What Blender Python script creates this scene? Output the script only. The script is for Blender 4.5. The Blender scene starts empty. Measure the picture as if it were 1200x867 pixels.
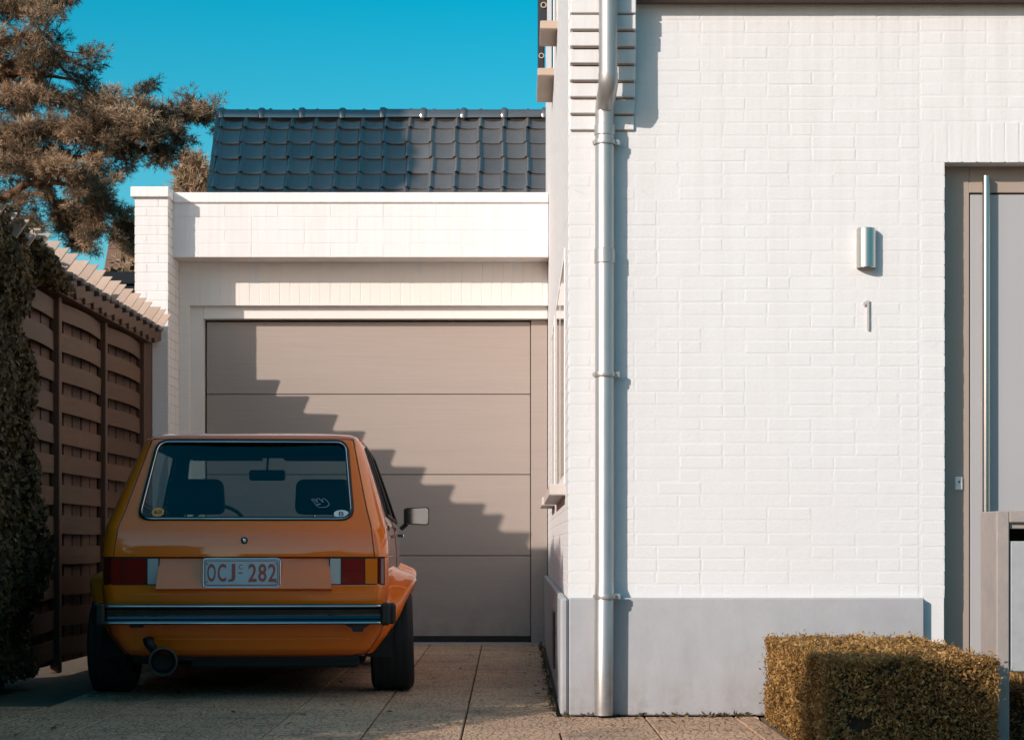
import bpy, math, random
import numpy as np
from mathutils import Vector, Matrix
random.seed(7); RNG = np.random.default_rng(7)
sc = bpy.context.scene
COL = sc.collection
R = math.radians

# ------------------------------------------------------------------ camera
CAM_H = 0.82
cam = bpy.data.cameras.new("camera")
cam.sensor_width = 36.0
cam.lens = 2200 / 1200 * 36.0
cam.shift_x = (600 - 610) / 1200
cam.shift_y = (638 - 433.5) / 1200
cam.clip_start = 0.1; cam.clip_end = 3000
cam_o = bpy.data.objects.new("camera", cam); COL.objects.link(cam_o)
cam_o.location = (0, 0, CAM_H); cam_o.rotation_euler = (R(90), 0, 0)
sc.camera = cam_o

# ------------------------------------------------------------------ sky, sun, exposure
SUN = Vector((1.0, 1.0, -0.60)).normalized()          # the way the light travels
elev = math.asin(-SUN.z)
world = bpy.data.worlds.new("World"); sc.world = world; world.use_nodes = True
wn = world.node_tree; wn.nodes.clear()
sky = wn.nodes.new("ShaderNodeTexSky"); sky.sky_type = 'NISHITA'; sky.sun_disc = False
sky.sun_elevation = elev; sky.sun_rotation = R(225)
sky.air_density = 1.0; sky.dust_density = 1.3; sky.ozone_density = 2.0
tint = wn.nodes.new("ShaderNodeHueSaturation")        # the photograph's cyan grade of the sky
tint.inputs["Hue"].default_value = .462; tint.inputs["Saturation"].default_value = 1.66; tint.inputs["Value"].default_value = 1.0
bg = wn.nodes.new("ShaderNodeBackground"); bg.inputs[1].default_value = 0.115
wo = wn.nodes.new("ShaderNodeOutputWorld")
wn.links.new(sky.outputs[0], tint.inputs["Color"]); wn.links.new(tint.outputs[0], bg.inputs[0]); wn.links.new(bg.outputs[0], wo.inputs[0])
sun = bpy.data.lights.new("sun", 'SUN'); sun.energy = 3.6; sun.angle = R(0.55); sun.color = (1.0, 0.865, 0.77)
sun_o = bpy.data.objects.new("sun", sun); COL.objects.link(sun_o)
sun_o.rotation_euler = SUN.to_track_quat('-Z', 'Y').to_euler()
sun_o.location = (-20, -20, 20)
sc.view_settings.view_transform = 'Standard'; sc.view_settings.look = 'None'
sc.view_settings.gamma = 1; sc.view_settings.exposure = 0.30
sc.view_settings.use_curve_mapping = False
sc.cycles.max_bounces = 8; sc.cycles.transparent_max_bounces = 12

# ------------------------------------------------------------------ helpers
F = 2200.0
def PX(x, Y): return (x - 610) * Y / F
def PZ(y, Y): return CAM_H + (638 - y) * Y / F

class MB:
    """collects geometry for one mesh"""
    def __init__(s): s.v = []; s.f = []; s.mi = []
    def add(s, vs, fs, mi=0):
        o = len(s.v); s.v.extend([tuple(p) for p in vs]); s.f.extend([tuple(i + o for i in f) for f in fs]); s.mi.extend([mi] * len(fs)); return s
    def box(s, x0, x1, y0, y1, z0, z1, mi=0):
        v = [(x0,y0,z0),(x1,y0,z0),(x1,y1,z0),(x0,y1,z0),(x0,y0,z1),(x1,y0,z1),(x1,y1,z1),(x0,y1,z1)]
        return s.add(v, [(0,3,2,1),(4,5,6,7),(0,1,5,4),(1,2,6,5),(2,3,7,6),(3,0,4,7)], mi)
    def cbox(s, x0, x1, y0, y1, z0, z1, c=0.005, mi=0):
        """box with every edge chamfered"""
        xs, ys, zs = (x0, x1), (y0, y1), (z0, z1); sg = (1, -1); vs = []; idx = {}
        for i in (0,1):
            for j in (0,1):
                for k in (0,1):
                    for a in range(3):
                        p = [xs[i] + sg[i]*c, ys[j] + sg[j]*c, zs[k] + sg[k]*c]
                        p[a] = (xs[i], ys[j], zs[k])[a]
                        idx[(i,j,k,a)] = len(vs); vs.append(p)
        fs = []
        q = lambda *k: fs.append(tuple(idx[t] for t in k))
        for i in (0,1):
            q(*[(i,)+t+(0,) for t in ([(0,0),(0,1),(1,1),(1,0)] if i == 0 else [(0,0),(1,0),(1,1),(0,1)])])
            q(*[(t[0],i,t[1],1) for t in ([(0,0),(1,0),(1,1),(0,1)] if i == 0 else [(0,0),(0,1),(1,1),(1,0)])])
            q(*[(t[0],t[1],i,2) for t in ([(0,0),(0,1),(1,1),(1,0)] if i == 0 else [(0,0),(1,0),(1,1),(0,1)])])
        for i in (0,1):
            for j in (0,1):
                q((i,j,0,0),(i,j,1,0),(i,j,1,1),(i,j,0,1)); q((i,0,j,0),(i,1,j,0),(i,1,j,2),(i,0,j,2)); q((0,i,j,1),(1,i,j,1),(1,i,j,2),(0,i,j,2))
                for k in (0,1): q((i,j,k,0),(i,j,k,1),(i,j,k,2))
        return s.add(vs, fs, mi)
    def tube(s, pts, r, n=10, cap=True, mi=0, closed=False):
        pts = [Vector(p) for p in pts]; m = len(pts); rr = r if hasattr(r, '__len__') else [r]*m
        rings = []; up = None
        for i, p in enumerate(pts):
            a = pts[(i-1) % m] if (i > 0 or closed) else p; b = pts[(i+1) % m] if (i < m-1 or closed) else p
            d = (b - a).normalized()
            if up is None:
                up = Vector((0,0,1)) if abs(d.z) < .9 else Vector((0,1,0))
            sd = d.cross(up).normalized(); up = sd.cross(d).normalized()
            rings.append([p + (sd*math.cos(t) + up*math.sin(t))*rr[i] for t in [2*math.pi*k/n for k in range(n)]])
        vs = [q for rg in rings for q in rg]; fs = []
        for i in range(m if closed else m-1):
            for k in range(n):
                a = i*n+k; b = i*n+(k+1)%n; j = ((i+1) % m)*n
                fs.append((a, b, j+(k+1)%n, j+k))
        if cap and not closed:
            fs.append(tuple(range(n-1,-1,-1))); fs.append(tuple((m-1)*n+k for k in range(n)))
        return s.add(vs, fs, mi)
    def lathe(s, prof, axis='z', n=24, origin=(0,0,0), mi=0, cap=True, a0=0, a1=2*math.pi):
        """prof = [(radius, height)] turned about an axis"""
        full = abs(a1-a0-2*math.pi) < 1e-6; k = n if full else n+1; vs = []; o = origin
        for r, h in prof:
            for i in range(k):
                t = a0+(a1-a0)*i/n; c, d = r*math.cos(t), r*math.sin(t)
                p = {'z': (c,d,h), 'x': (h,c,d), 'y': (c,h,d)}[axis]
                vs.append((p[0]+o[0], p[1]+o[1], p[2]+o[2]))
        fs = []
        for j in range(len(prof)-1):
            for i in range(n):
                fs.append((j*k+i, j*k+(i+1)%k, (j+1)*k+(i+1)%k, (j+1)*k+i))
        if cap:
            fs.append(tuple(range(k))); fs.append(tuple((len(prof)-1)*k+i for i in range(k)))
        return s.add(vs, fs, mi)
    def prism(s, poly, a0, a1, axis='y', mi=0):
        """polygon in the two other axes, pushed along one axis"""
        n = len(poly)
        def P(p, a): return {'y': (p[0], a, p[1]), 'x': (a, p[0], p[1]), 'z': (p[0], p[1], a)}[axis]
        vs = [P(p, a0) for p in poly] + [P(p, a1) for p in poly]
        fs = [tuple(range(n)), tuple(range(2*n-1, n-1, -1))] + [(i, i+n, (i+1)%n+n, (i+1)%n) for i in range(n)]
        return s.add(vs, fs, mi)
    def mesh(s, name):
        me = bpy.data.meshes.new(name); me.from_pydata(s.v, [], s.f)
        if any(s.mi): me.polygons.foreach_set('material_index', s.mi)
        me.validate(); me.update(); return me
    def obj(s, name, mat, parent=None, loc=None, smooth=False, recalc=True, **props):
        me = s.mesh(name)
        if recalc:
            import bmesh
            bm = bmesh.new(); bm.from_mesh(me); bmesh.ops.recalc_face_normals(bm, faces=bm.faces); bm.to_mesh(me); bm.free()
        return link(name, me, mat, parent, loc, smooth, **props)

def link(name, me, mat, parent=None, loc=None, smooth=False, **props):
    for m in (mat if isinstance(mat, (list, tuple)) else [mat]):
        if m and len(me.materials) < (len(mat) if isinstance(mat, (list, tuple)) else 1): me.materials.append(m)
    if smooth:
        me.polygons.foreach_set('use_smooth', [True]*len(me.polygons))
        if smooth != True: me.set_sharp_from_angle(angle=R(smooth))
    o = bpy.data.objects.new(name, me); COL.objects.link(o)
    if parent: o.parent = parent
    if loc: o.location = loc
    for k, v in props.items(): o[k] = v
    return o
def empty(name, loc=(0,0,0), rotz=0, parent=None, **props):
    o = bpy.data.objects.new(name, None); COL.objects.link(o); o.location = loc; o.rotation_euler = (0,0,rotz)
    o.empty_display_size = .2
    if parent: o.parent = parent
    for k, v in props.items(): o[k] = v
    return o
def tag(o, label, cat, group=None):
    o['label'] = label; o['category'] = cat
    if group: o['group'] = group
    return o
def inst(name, me, parent, loc, rot=(0,0,0), scale=None, **props):
    o = bpy.data.objects.new(name, me); COL.objects.link(o); o.parent = parent; o.location = loc; o.rotation_euler = rot
    if scale: o.scale = scale
    for k, v in props.items(): o[k] = v
    return o
def text_mesh(txt, size, sx=1.0, extrude=0.0008, bold=0.0):
    cu = bpy.data.curves.new("lettering", 'FONT'); cu.body = txt; cu.size = size; cu.align_x = 'CENTER'; cu.align_y = 'CENTER'; cu.extrude = extrude; cu.offset = bold
    cu.resolution_u = 3
    o = bpy.data.objects.new("lettering", cu); COL.objects.link(o)
    dg = bpy.context.evaluated_depsgraph_get(); me = bpy.data.meshes.new_from_object(o.evaluated_get(dg))
    bpy.data.objects.remove(o); bpy.data.curves.remove(cu)
    me.transform(Matrix.Rotation(R(90), 4, 'X') @ Matrix.Diagonal((sx,1,1,1)))
    return me

# ------------------------------------------------------------------ materials
def mat(name, col, rough=.6, metal=0, bump=None, var=None, coat=0, spec=.5, objrand=0, stretch=None, trans=None):
    """bump = (scale, strength, distance); var = (scale, colour2, amount) noise mottling; objrand = per-object lightness change"""
    m = bpy.data.materials.new(name); m.use_nodes = True; nt = m.node_tree; b = nt.nodes["Principled BSDF"]
    b.inputs["Base Color"].default_value = (*col, 1); b.inputs["Roughness"].default_value = rough; b.inputs["Metallic"].default_value = metal
    b.inputs["Specular IOR Level"].default_value = spec
    if coat: b.inputs["Coat Weight"].default_value = coat; b.inputs["Coat Roughness"].default_value = .03
    N = nt.nodes.new; L = nt.links.new
    src = None
    if bump or var:
        g = N("ShaderNodeNewGeometry"); mp = N("ShaderNodeMapping"); L(g.outputs["Position"], mp.inputs[0])
        if stretch: mp.inputs["Scale"].default_value = stretch
    col_out = None
    if var:
        vs = var if isinstance(var, list) else [var]
        for sca, c2, amt in vs:
            n = N("ShaderNodeTexNoise"); n.inputs["Scale"].default_value = sca; n.inputs["Detail"].default_value = 6; n.inputs["Roughness"].default_value = .65
            L(mp.outputs[0], n.inputs["Vector"])
            rp = N("ShaderNodeMapRange"); rp.inputs[1].default_value = .35; rp.inputs[2].default_value = .68; rp.inputs[4].default_value = amt
            L(n.outputs["Fac"], rp.inputs[0])
            mx = N("ShaderNodeMix"); mx.data_type = 'RGBA'; L(rp.outputs[0], mx.inputs[0])
            if col_out: L(col_out, mx.inputs[6])
            else: mx.inputs[6].default_value = (*col, 1)
            mx.inputs[7].default_value = (*c2, 1); col_out = mx.outputs[2]
    if objrand:
        oi = N("ShaderNodeObjectInfo"); hs = N("ShaderNodeHueSaturation"); mr = N("ShaderNodeMapRange")
        mr.inputs[3].default_value = 1-objrand; mr.inputs[4].default_value = 1+objrand; L(oi.outputs["Random"], mr.inputs[0]); L(mr.outputs[0], hs.inputs["Value"])
        if col_out: L(col_out, hs.inputs["Color"])
        else: hs.inputs["Color"].default_value = (*col, 1)
        col_out = hs.outputs[0]
    if col_out: L(col_out, b.inputs["Base Color"])
    if bump:
        bs = bump if isinstance(bump, list) else [bump]; prev = None
        for sca, st, dist in bs:
            n = N("ShaderNodeTexNoise"); n.inputs["Scale"].default_value = sca; n.inputs["Detail"].default_value = 5; L(mp.outputs[0], n.inputs["Vector"])
            bp = N("ShaderNodeBump"); bp.inputs["Strength"].default_value = st; bp.inputs["Distance"].default_value = dist; L(n.outputs["Fac"], bp.inputs["Height"])
            if prev: L(prev, bp.inputs["Normal"])
            prev = bp.outputs[0]
        L(prev, b.inputs["Normal"])
    if trans: b.inputs["Transmission Weight"].default_value = trans
    return m
def leaf_mat(name, cols, rough=.55, transl=.25):
    m = bpy.data.materials.new(name); m.use_nodes = True; nt = m.node_tree; N = nt.nodes.new; L = nt.links.new
    b = nt.nodes["Principled BSDF"]; b.inputs["Roughness"].default_value = rough; b.inputs["Specular IOR Level"].default_value = .3
    at = N("ShaderNodeAttribute"); at.attribute_name = "tone"
    rp = N("ShaderNodeValToRGB"); e = rp.color_ramp.elements
    e[0].color = (*cols[0], 1); e[1].color = (*cols[-1], 1)
    for i, c in enumerate(cols[1:-1]):
        q = e.new((i+1)/(len(cols)-1)); q.color = (*c, 1)
    L(at.outputs["Fac"], rp.inputs[0]); L(rp.outputs[0], b.inputs["Base Color"])
    tr = N("ShaderNodeBsdfTranslucent"); L(rp.outputs[0], tr.inputs[0])
    mx = N("ShaderNodeMixShader"); mx.inputs[0].default_value = transl
    L(b.outputs[0], mx.inputs[1]); L(tr.outputs[0], mx.inputs[2]); L(mx.outputs[0], nt.nodes["Material Output"].inputs[0])
    return m
def glass_mat(name, tintc, refl=1.0, rough=.01):
    m = bpy.data.materials.new(name); m.use_nodes = True; nt = m.node_tree; nt.nodes.clear(); N = nt.nodes.new; L = nt.links.new
    t = N("ShaderNodeBsdfTransparent"); t.inputs[0].default_value = (*tintc, 1)
    g = N("ShaderNodeBsdfGlossy"); g.inputs["Roughness"].default_value = rough; g.inputs[0].default_value = (refl, refl, refl, 1)
    g2 = N("ShaderNodeNewGeometry"); dt = N("ShaderNodeVectorMath"); dt.operation = 'DOT_PRODUCT'; L(g2.outputs["Normal"], dt.inputs[0]); L(g2.outputs["Incoming"], dt.inputs[1])
    ab = N("ShaderNodeMath"); ab.operation = 'ABSOLUTE'; L(dt.outputs["Value"], ab.inputs[0])
    om = N("ShaderNodeMath"); om.operation = 'SUBTRACT'; om.inputs[0].default_value = 1; L(ab.outputs[0], om.inputs[1])
    pw = N("ShaderNodeMath"); pw.operation = 'POWER'; pw.inputs[1].default_value = 5; L(om.outputs[0], pw.inputs[0])
    f = N("ShaderNodeMath"); f.operation = 'MULTIPLY_ADD'; f.inputs[1].default_value = .92; f.inputs[2].default_value = .07; L(pw.outputs[0], f.inputs[0])   # both faces of the sheet reflect
    mx = N("ShaderNodeMixShader"); o = N("ShaderNodeOutputMaterial")
    L(f.outputs[0], mx.inputs[0]); L(t.outputs[0], mx.inputs[1]); L(g.outputs[0], mx.inputs[2]); L(mx.outputs[0], o.inputs[0])
    return m

M = {}
M['white'] = mat('white_painted_brick', (.705,.722,.735), .62, bump=[(60,.25,.004),(260,.2,.002)], var=[(1.1,(.66,.668,.678),.35),(14,(.735,.75,.76),.4)])
M['old_joint'] = mat('white_painted_joint', (.69,.70,.71), .7, bump=(90,.35,.004), var=(3,(.64,.645,.655),.4))
M['white_joint'] = M['white']          # joints carry the same paint
M['garage_white'] = mat('garage_white_paint', (.74,.71,.68), .65, bump=[(60,.25,.004),(260,.2,.002)], var=[(1.5,(.68,.645,.61),.4)])
M['plaster'] = mat('warm_white_plaster', (.72,.68,.64), .75, bump=(140,.3,.003), var=(2.2,(.66,.61,.565),.4))
M['cap_white'] = mat('white_coping', (.82,.81,.80), .45, bump=(30,.1,.003))
M['plinth'] = mat('blue_grey_stone', (.41,.428,.455), .55, bump=[(9,.15,.01),(180,.15,.002)], var=[(2.2,(.335,.352,.378),.8),(9,(.47,.488,.51),.4),(60,(.36,.376,.40),.4)])
M['groove'] = mat('brown_shadow_joint', (.42,.33,.27), .8)  # brown of warm bounced light in the grooves, put into the colour
M['zinc'] = mat('zinc_sheet', (.44,.435,.43), .42, metal=.65, var=[(3,(.35,.345,.34),.6),(30,(.50,.49,.48),.5)], bump=(40,.08,.004), stretch=(1,1,.25))
M['steel'] = mat('brushed_steel', (.56,.53,.50), .28, metal=1, bump=(160,.1,.001), stretch=(1,1,.03))
M['steel_warm'] = mat('pale_satin_steel', (.62,.56,.52), .5, metal=.4)
M['taupe'] = mat('taupe_frame', (.37,.305,.26), .45, bump=(120,.08,.002))
M['leaf_grey'] = mat('grey_door_leaf', (.40,.405,.42), .38, bump=(200,.05,.002), var=(1.2,(.365,.37,.385),.5))
M['dark_gap'] = mat('dark_gap', (.02,.018,.017), .8)
M['garage_door'] = mat('taupe_garage_panel', (.345,.290,.257), .48, bump=[(22,.30,.003)], var=[(16,(.305,.255,.225),.7),(2.0,(.365,.31,.275),.4)], stretch=(.12,.12,3.2))
M['cornice'] = mat('brown_cornice', (.14,.10,.085), .7, bump=(60,.2,.004))
M['sill'] = mat('tan_stone_sill', (.46,.37,.30), .6, bump=(90,.2,.003), var=(6,(.38,.30,.24),.5))
M['dark_metal'] = mat('dark_metal', (.035,.035,.04), .4, metal=.4)
M['tile'] = mat('dark_glazed_tile', (.100,.090,.081), .22, coat=1.0, spec=.6, bump=[(30,.12,.004)], var=[(4,(.13,.125,.12),.5),(50,(.19,.175,.165),.25)], objrand=.16)
M['tile'].node_tree.nodes['Principled BSDF'].inputs['Coat IOR'].default_value = 2.1; M['tile'].node_tree.nodes['Principled BSDF'].inputs['Coat Roughness'].default_value = .14
M['fence'] = mat('brown_stained_wood', (.078,.034,.012), .62, bump=[(30,.35,.003),(90,.2,.001)], var=[(10,(.045,.019,.007),.7),(40,(.135,.062,.024),.5)], objrand=.22, stretch=(1,.12,1.6))
M['fence_v'] = mat('brown_stained_slat', (.075,.032,.015), .65, bump=[(30,.35,.003)], var=[(14,(.07,.03,.016),.7)], objrand=.25, stretch=(1,1.5,.12))
M['coping'] = mat('weathered_clay_tile', (.46,.355,.285), .72, bump=[(45,.3,.004)], var=[(7,(.37,.275,.215),.6),(60,(.54,.43,.35),.4)], objrand=.10)
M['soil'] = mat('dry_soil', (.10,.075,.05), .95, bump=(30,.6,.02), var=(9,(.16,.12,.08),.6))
M['asphalt'] = mat('street_concrete', (.30,.28,.26), .9, bump=(200,.5,.004))
M['concrete'] = mat('weathered_concrete', (.33,.295,.275), .72, bump=[(60,.3,.003)], var=[(7,(.27,.25,.245),.8),(22,(.41,.36,.325),.5),(120,(.25,.23,.22),.3)], stretch=(1,1,.6))
M['box_grey'] = mat('blue_grey_box_front', (.36,.38,.40), .55, bump=(60,.2,.003), var=[(5,(.28,.30,.32),.8),(18,(.44,.45,.46),.5)])
M['bark'] = mat('pine_bark', (.16,.085,.05), .85, bump=(25,.8,.02), var=(8,(.09,.055,.04),.8))
M['slate'] = mat('dark_block', (.055,.065,.072), .7, bump=(40,.3,.005), objrand=.15)
M['roof_brown'] = mat('far_brown_roof', (.17,.105,.07), .7)
M['ivy'] = leaf_mat('ivy_leaf', [(.022,.020,.008),(.055,.040,.015),(.105,.070,.025),(.22,.145,.055)])
M['hedge'] = leaf_mat('clipped_hedge_leaf', [(.11,.058,.018),(.24,.135,.042),(.38,.22,.075),(.52,.32,.12)])
M['pine'] = leaf_mat('pine_needle', [(.045,.05,.04),(.20,.14,.085),(.42,.29,.18),(.60,.44,.29)], .6, .2)
M['bush'] = leaf_mat('bronze_leaf', [(.11,.065,.02),(.20,.12,.04),(.30,.19,.065),(.36,.24,.10)])
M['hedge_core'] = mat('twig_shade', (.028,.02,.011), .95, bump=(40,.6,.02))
M['fardark'] = leaf_mat('far_leaf', [(.05,.036,.015),(.085,.06,.024),(.12,.085,.035)])

# slabs: worn, stamped concrete with small broken cells
def slab_mat():
    m = mat('worn_paving', (.30,.25,.215), .85); nt = m.node_tree; N = nt.nodes.new; L = nt.links.new; b = nt.nodes["Principled BSDF"]
    g = N("ShaderNodeNewGeometry"); mp = N("ShaderNodeMapping"); mp.inputs["Scale"].default_value = (1,.52,1); L(g.outputs["Position"], mp.inputs[0])
    nz = N("ShaderNodeTexNoise"); nz.inputs["Scale"].default_value = 9; L(mp.outputs[0], nz.inputs["Vector"])
    mv = N("ShaderNodeMix"); mv.data_type = 'RGBA'; mv.blend_type = 'ADD'; mv.inputs[0].default_value = .10; L(mp.outputs[0], mv.inputs[6]); L(nz.outputs["Color"], mv.inputs[7])
    vo = N("ShaderNodeTexVoronoi"); vo.feature = 'DISTANCE_TO_EDGE'; vo.inputs["Scale"].default_value = 31; vo.inputs["Randomness"].default_value = .75; L(mv.outputs[2], vo.inputs["Vector"])
    cr = N("ShaderNodeMapRange"); cr.inputs[1].default_value = .0; cr.inputs[2].default_value = .13; L(vo.outputs["Distance"], cr.inputs[0])
    n2 = N("ShaderNodeTexNoise"); n2.inputs["Scale"].default_value = 5; n2.inputs["Detail"].default_value = 8; n2.inputs["Roughness"].default_value = .7; L(g.outputs["Position"], n2.inputs["Vector"])
    r2 = N("ShaderNodeMapRange"); r2.inputs[1].default_value = .3; r2.inputs[2].default_value = .62; L(n2.outputs["Fac"], r2.inputs[0])
    n3 = N("ShaderNodeTexNoise"); n3.inputs["Scale"].default_value = 1.3; n3.inputs["Detail"].default_value = 4; L(g.outputs["Position"], n3.inputs["Vector"])
    k = N("ShaderNodeMath"); k.operation = 'MULTIPLY'; k.inputs[1].default_value = 1.0
    inv = N("ShaderNodeMath"); inv.operation = 'SUBTRACT'; inv.inputs[0].default_value = 1; L(cr.outputs[0], inv.inputs[1]); L(inv.outputs[0], k.inputs[0])
    k2 = N("ShaderNodeMath"); k2.operation = 'MULTIPLY'; L(k.outputs[0], k2.inputs[0]); L(r2.outputs[0], k2.inputs[1])
    c1 = N("ShaderNodeMix"); c1.data_type = 'RGBA'; c1.inputs[6].default_value = (.54,.355,.235,1); c1.inputs[7].default_value = (.74,.51,.355,1); L(n3.outputs["Fac"], c1.inputs[0])
    c2 = N("ShaderNodeMix"); c2.data_type = 'RGBA'; L(k2.outputs[0], c2.inputs[0]); L(c1.outputs[2], c2.inputs[6]); c2.inputs[7].default_value = (.15,.10,.07,1)
    n4 = N("ShaderNodeTexNoise"); n4.inputs["Scale"].default_value = 70; n4.inputs["Detail"].default_value = 3; L(mp.outputs[0], n4.inputs["Vector"])
    c3 = N("ShaderNodeMix"); c3.data_type = 'RGBA'; c3.blend_type = 'MULTIPLY'; c3.inputs[0].default_value = .55; L(c2.outputs[2], c3.inputs[6]); L(n4.outputs["Color"], c3.inputs[7])
    bw = N("ShaderNodeRGBToBW"); L(n4.outputs["Color"], bw.inputs[0]); rr = N("ShaderNodeMapRange"); rr.inputs[1].default_value = .3; rr.inputs[2].default_value = .7; rr.inputs[3].default_value = .46; rr.inputs[4].default_value = 1.18; L(bw.outputs[0], rr.inputs[0]); L(rr.outputs[0], c3.inputs[7])
    oi = N("ShaderNodeObjectInfo"); hs = N("ShaderNodeHueSaturation"); hs.inputs["Saturation"].default_value = 1.08; om = N("ShaderNodeMapRange"); om.inputs[3].default_value = .86; om.inputs[4].default_value = 1.1
    L(oi.outputs["Random"], om.inputs[0]); L(om.outputs[0], hs.inputs["Value"]); L(c3.outputs[2], hs.inputs["Color"])      # slabs of slightly different tone
    st = N("ShaderNodeTexNoise"); st.inputs["Scale"].default_value = 1.7; st.inputs["Detail"].default_value = 5; L(g.outputs["Position"], st.inputs["Vector"])
    sr = N("ShaderNodeMapRange"); sr.inputs[1].default_value = .56; sr.inputs[2].default_value = .68; sr.inputs[4].default_value = .5; L(st.outputs["Fac"], sr.inputs[0])
    sm = N("ShaderNodeMix"); sm.data_type = 'RGBA'; L(sr.outputs[0], sm.inputs[0]); L(hs.outputs[0], sm.inputs[6]); sm.inputs[7].default_value = (.16,.115,.085,1)   # oil and dirt stains
    L(sm.outputs[2], b.inputs["Base Color"])
    bp = N("ShaderNodeBump"); bp.inputs["Strength"].default_value = .7; bp.inputs["Distance"].default_value = .006; L(cr.outputs[0], bp.inputs["Height"])
    bp2 = N("ShaderNodeBump"); bp2.inputs["Strength"].default_value = .5; bp2.inputs["Distance"].default_value = .006; L(n4.outputs["Fac"], bp2.inputs["Height"]); L(bp.outputs[0], bp2.inputs["Normal"])
    L(bp2.outputs[0], b.inputs["Normal"]); return m
M['slab'] = slab_mat()
def dirt(m, z0, z1, col, amt, scale=7, stretch=(1,1,1), drips=False):
    """splash dirt near the ground, or rain streaks: a stain with an outline of its own"""
    nt = m.node_tree; N = nt.nodes.new; L = nt.links.new; b = nt.nodes["Principled BSDF"]
    g = N("ShaderNodeNewGeometry"); sp = N("ShaderNodeSeparateXYZ"); L(g.outputs["Position"], sp.inputs[0])
    mp = N("ShaderNodeMapping"); mp.inputs["Scale"].default_value = stretch; L(g.outputs["Position"], mp.inputs[0])
    n = N("ShaderNodeTexNoise"); n.inputs["Scale"].default_value = scale; n.inputs["Detail"].default_value = 7; n.inputs["Roughness"].default_value = .7; L(mp.outputs[0], n.inputs["Vector"])
    h = N("ShaderNodeMapRange"); h.inputs[1].default_value = z0; h.inputs[2].default_value = z1; h.inputs[3].default_value = 1; h.inputs[4].default_value = 0; L(sp.outputs[2], h.inputs[0])
    k = N("ShaderNodeMapRange"); k.inputs[1].default_value = .42; k.inputs[2].default_value = .66; L(n.outputs["Fac"], k.inputs[0])
    q = N("ShaderNodeMath"); q.operation = 'MULTIPLY'; L(h.outputs[0], q.inputs[0]); L(k.outputs[0], q.inputs[1])
    a = N("ShaderNodeMath"); a.operation = 'MULTIPLY'; a.inputs[1].default_value = amt; L(q.outputs[0], a.inputs[0])
    mx = N("ShaderNodeMix"); mx.data_type = 'RGBA'; L(a.outputs[0], mx.inputs[0]); mx.inputs[7].default_value = (*col,1)
    old = b.inputs["Base Color"].links
    if old: L(old[0].from_socket, mx.inputs[6])
    else: mx.inputs[6].default_value = b.inputs["Base Color"].default_value
    L(mx.outputs[2], b.inputs["Base Color"])
dirt(M['plinth'], .0, .22, (.20,.17,.14), .75, 9)
dirt(M['plinth'], .15, .62, (.31,.31,.32), .55, 4, (3,3,.5))
dirt(M['white'], 1.2, 3.9, (.50,.48,.46), -.0, 5, (5,5,.25))
dirt(M['white'], 3.9, .6, (.50,.49,.47), .30, 4, (5,5,.22))
dirt(M['garage_door'], .0, .5, (.20,.165,.14), .6, 6)
dirt(M['zinc'], .0, .45, (.22,.20,.18), .6, 14)
dirt(M['cap_white'], 3.9, 2.2, (.50,.47,.44), .35, 6, (6,6,.6))

# ------------------------------------------------------------------ foliage builders (all leaves are small real faces)
def leaf_mesh(name, P, N, size, m, parent=None, tone=None, aspect=.6, jit=.9, **props):
    """P positions, N outward directions, one four-cornered leaf at each"""
    n = len(P); P = np.asarray(P, float); N = np.asarray(N, float)
    N = N + RNG.normal(0, jit, (n,3)); N /= np.linalg.norm(N, axis=1)[:,None] + 1e-9
    A = np.cross(N, RNG.normal(0,1,(n,3))); A /= np.linalg.norm(A, axis=1)[:,None] + 1e-9
    B = np.cross(N, A); s = size*RNG.uniform(.6,1.35,n)[:,None]
    V = np.stack([P - A*s*.5, P + B*s*aspect*.5 + N*s*.10, P + A*s*.5, P - B*s*aspect*.5 + N*s*.10], 1).reshape(-1,3)
    me = bpy.data.meshes.new(name); me.vertices.add(4*n); me.vertices.foreach_set('co', V.ravel())
    me.loops.add(4*n); me.loops.foreach_set('vertex_index', np.arange(4*n)); me.polygons.add(n)
    me.polygons.foreach_set('loop_start', np.arange(n)*4); me.polygons.foreach_set('loop_total', np.full(n,4))
    me.update(calc_edges=True)
    t = RNG.uniform(0,1,n) if tone is None else np.clip(tone + RNG.normal(0,.16,n),0,1)
    at = me.attributes.new('tone', 'FLOAT', 'FACE'); at.data.foreach_set('value', t.astype(np.float32))
    return link(name, me, m, parent, **props)
def noise3(P, s=1.0, seed=0):
    """cheap smooth pseudo noise in -1..1"""
    r = np.random.default_rng(seed); out = 0; P = np.asarray(P)
    for k in range(5):
        d = r.normal(0,1,3)*s*(1+.6*k); out = out + np.sin(P @ d + r.uniform(0,6.28))/(1+.4*k)
    return out/2.6
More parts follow.
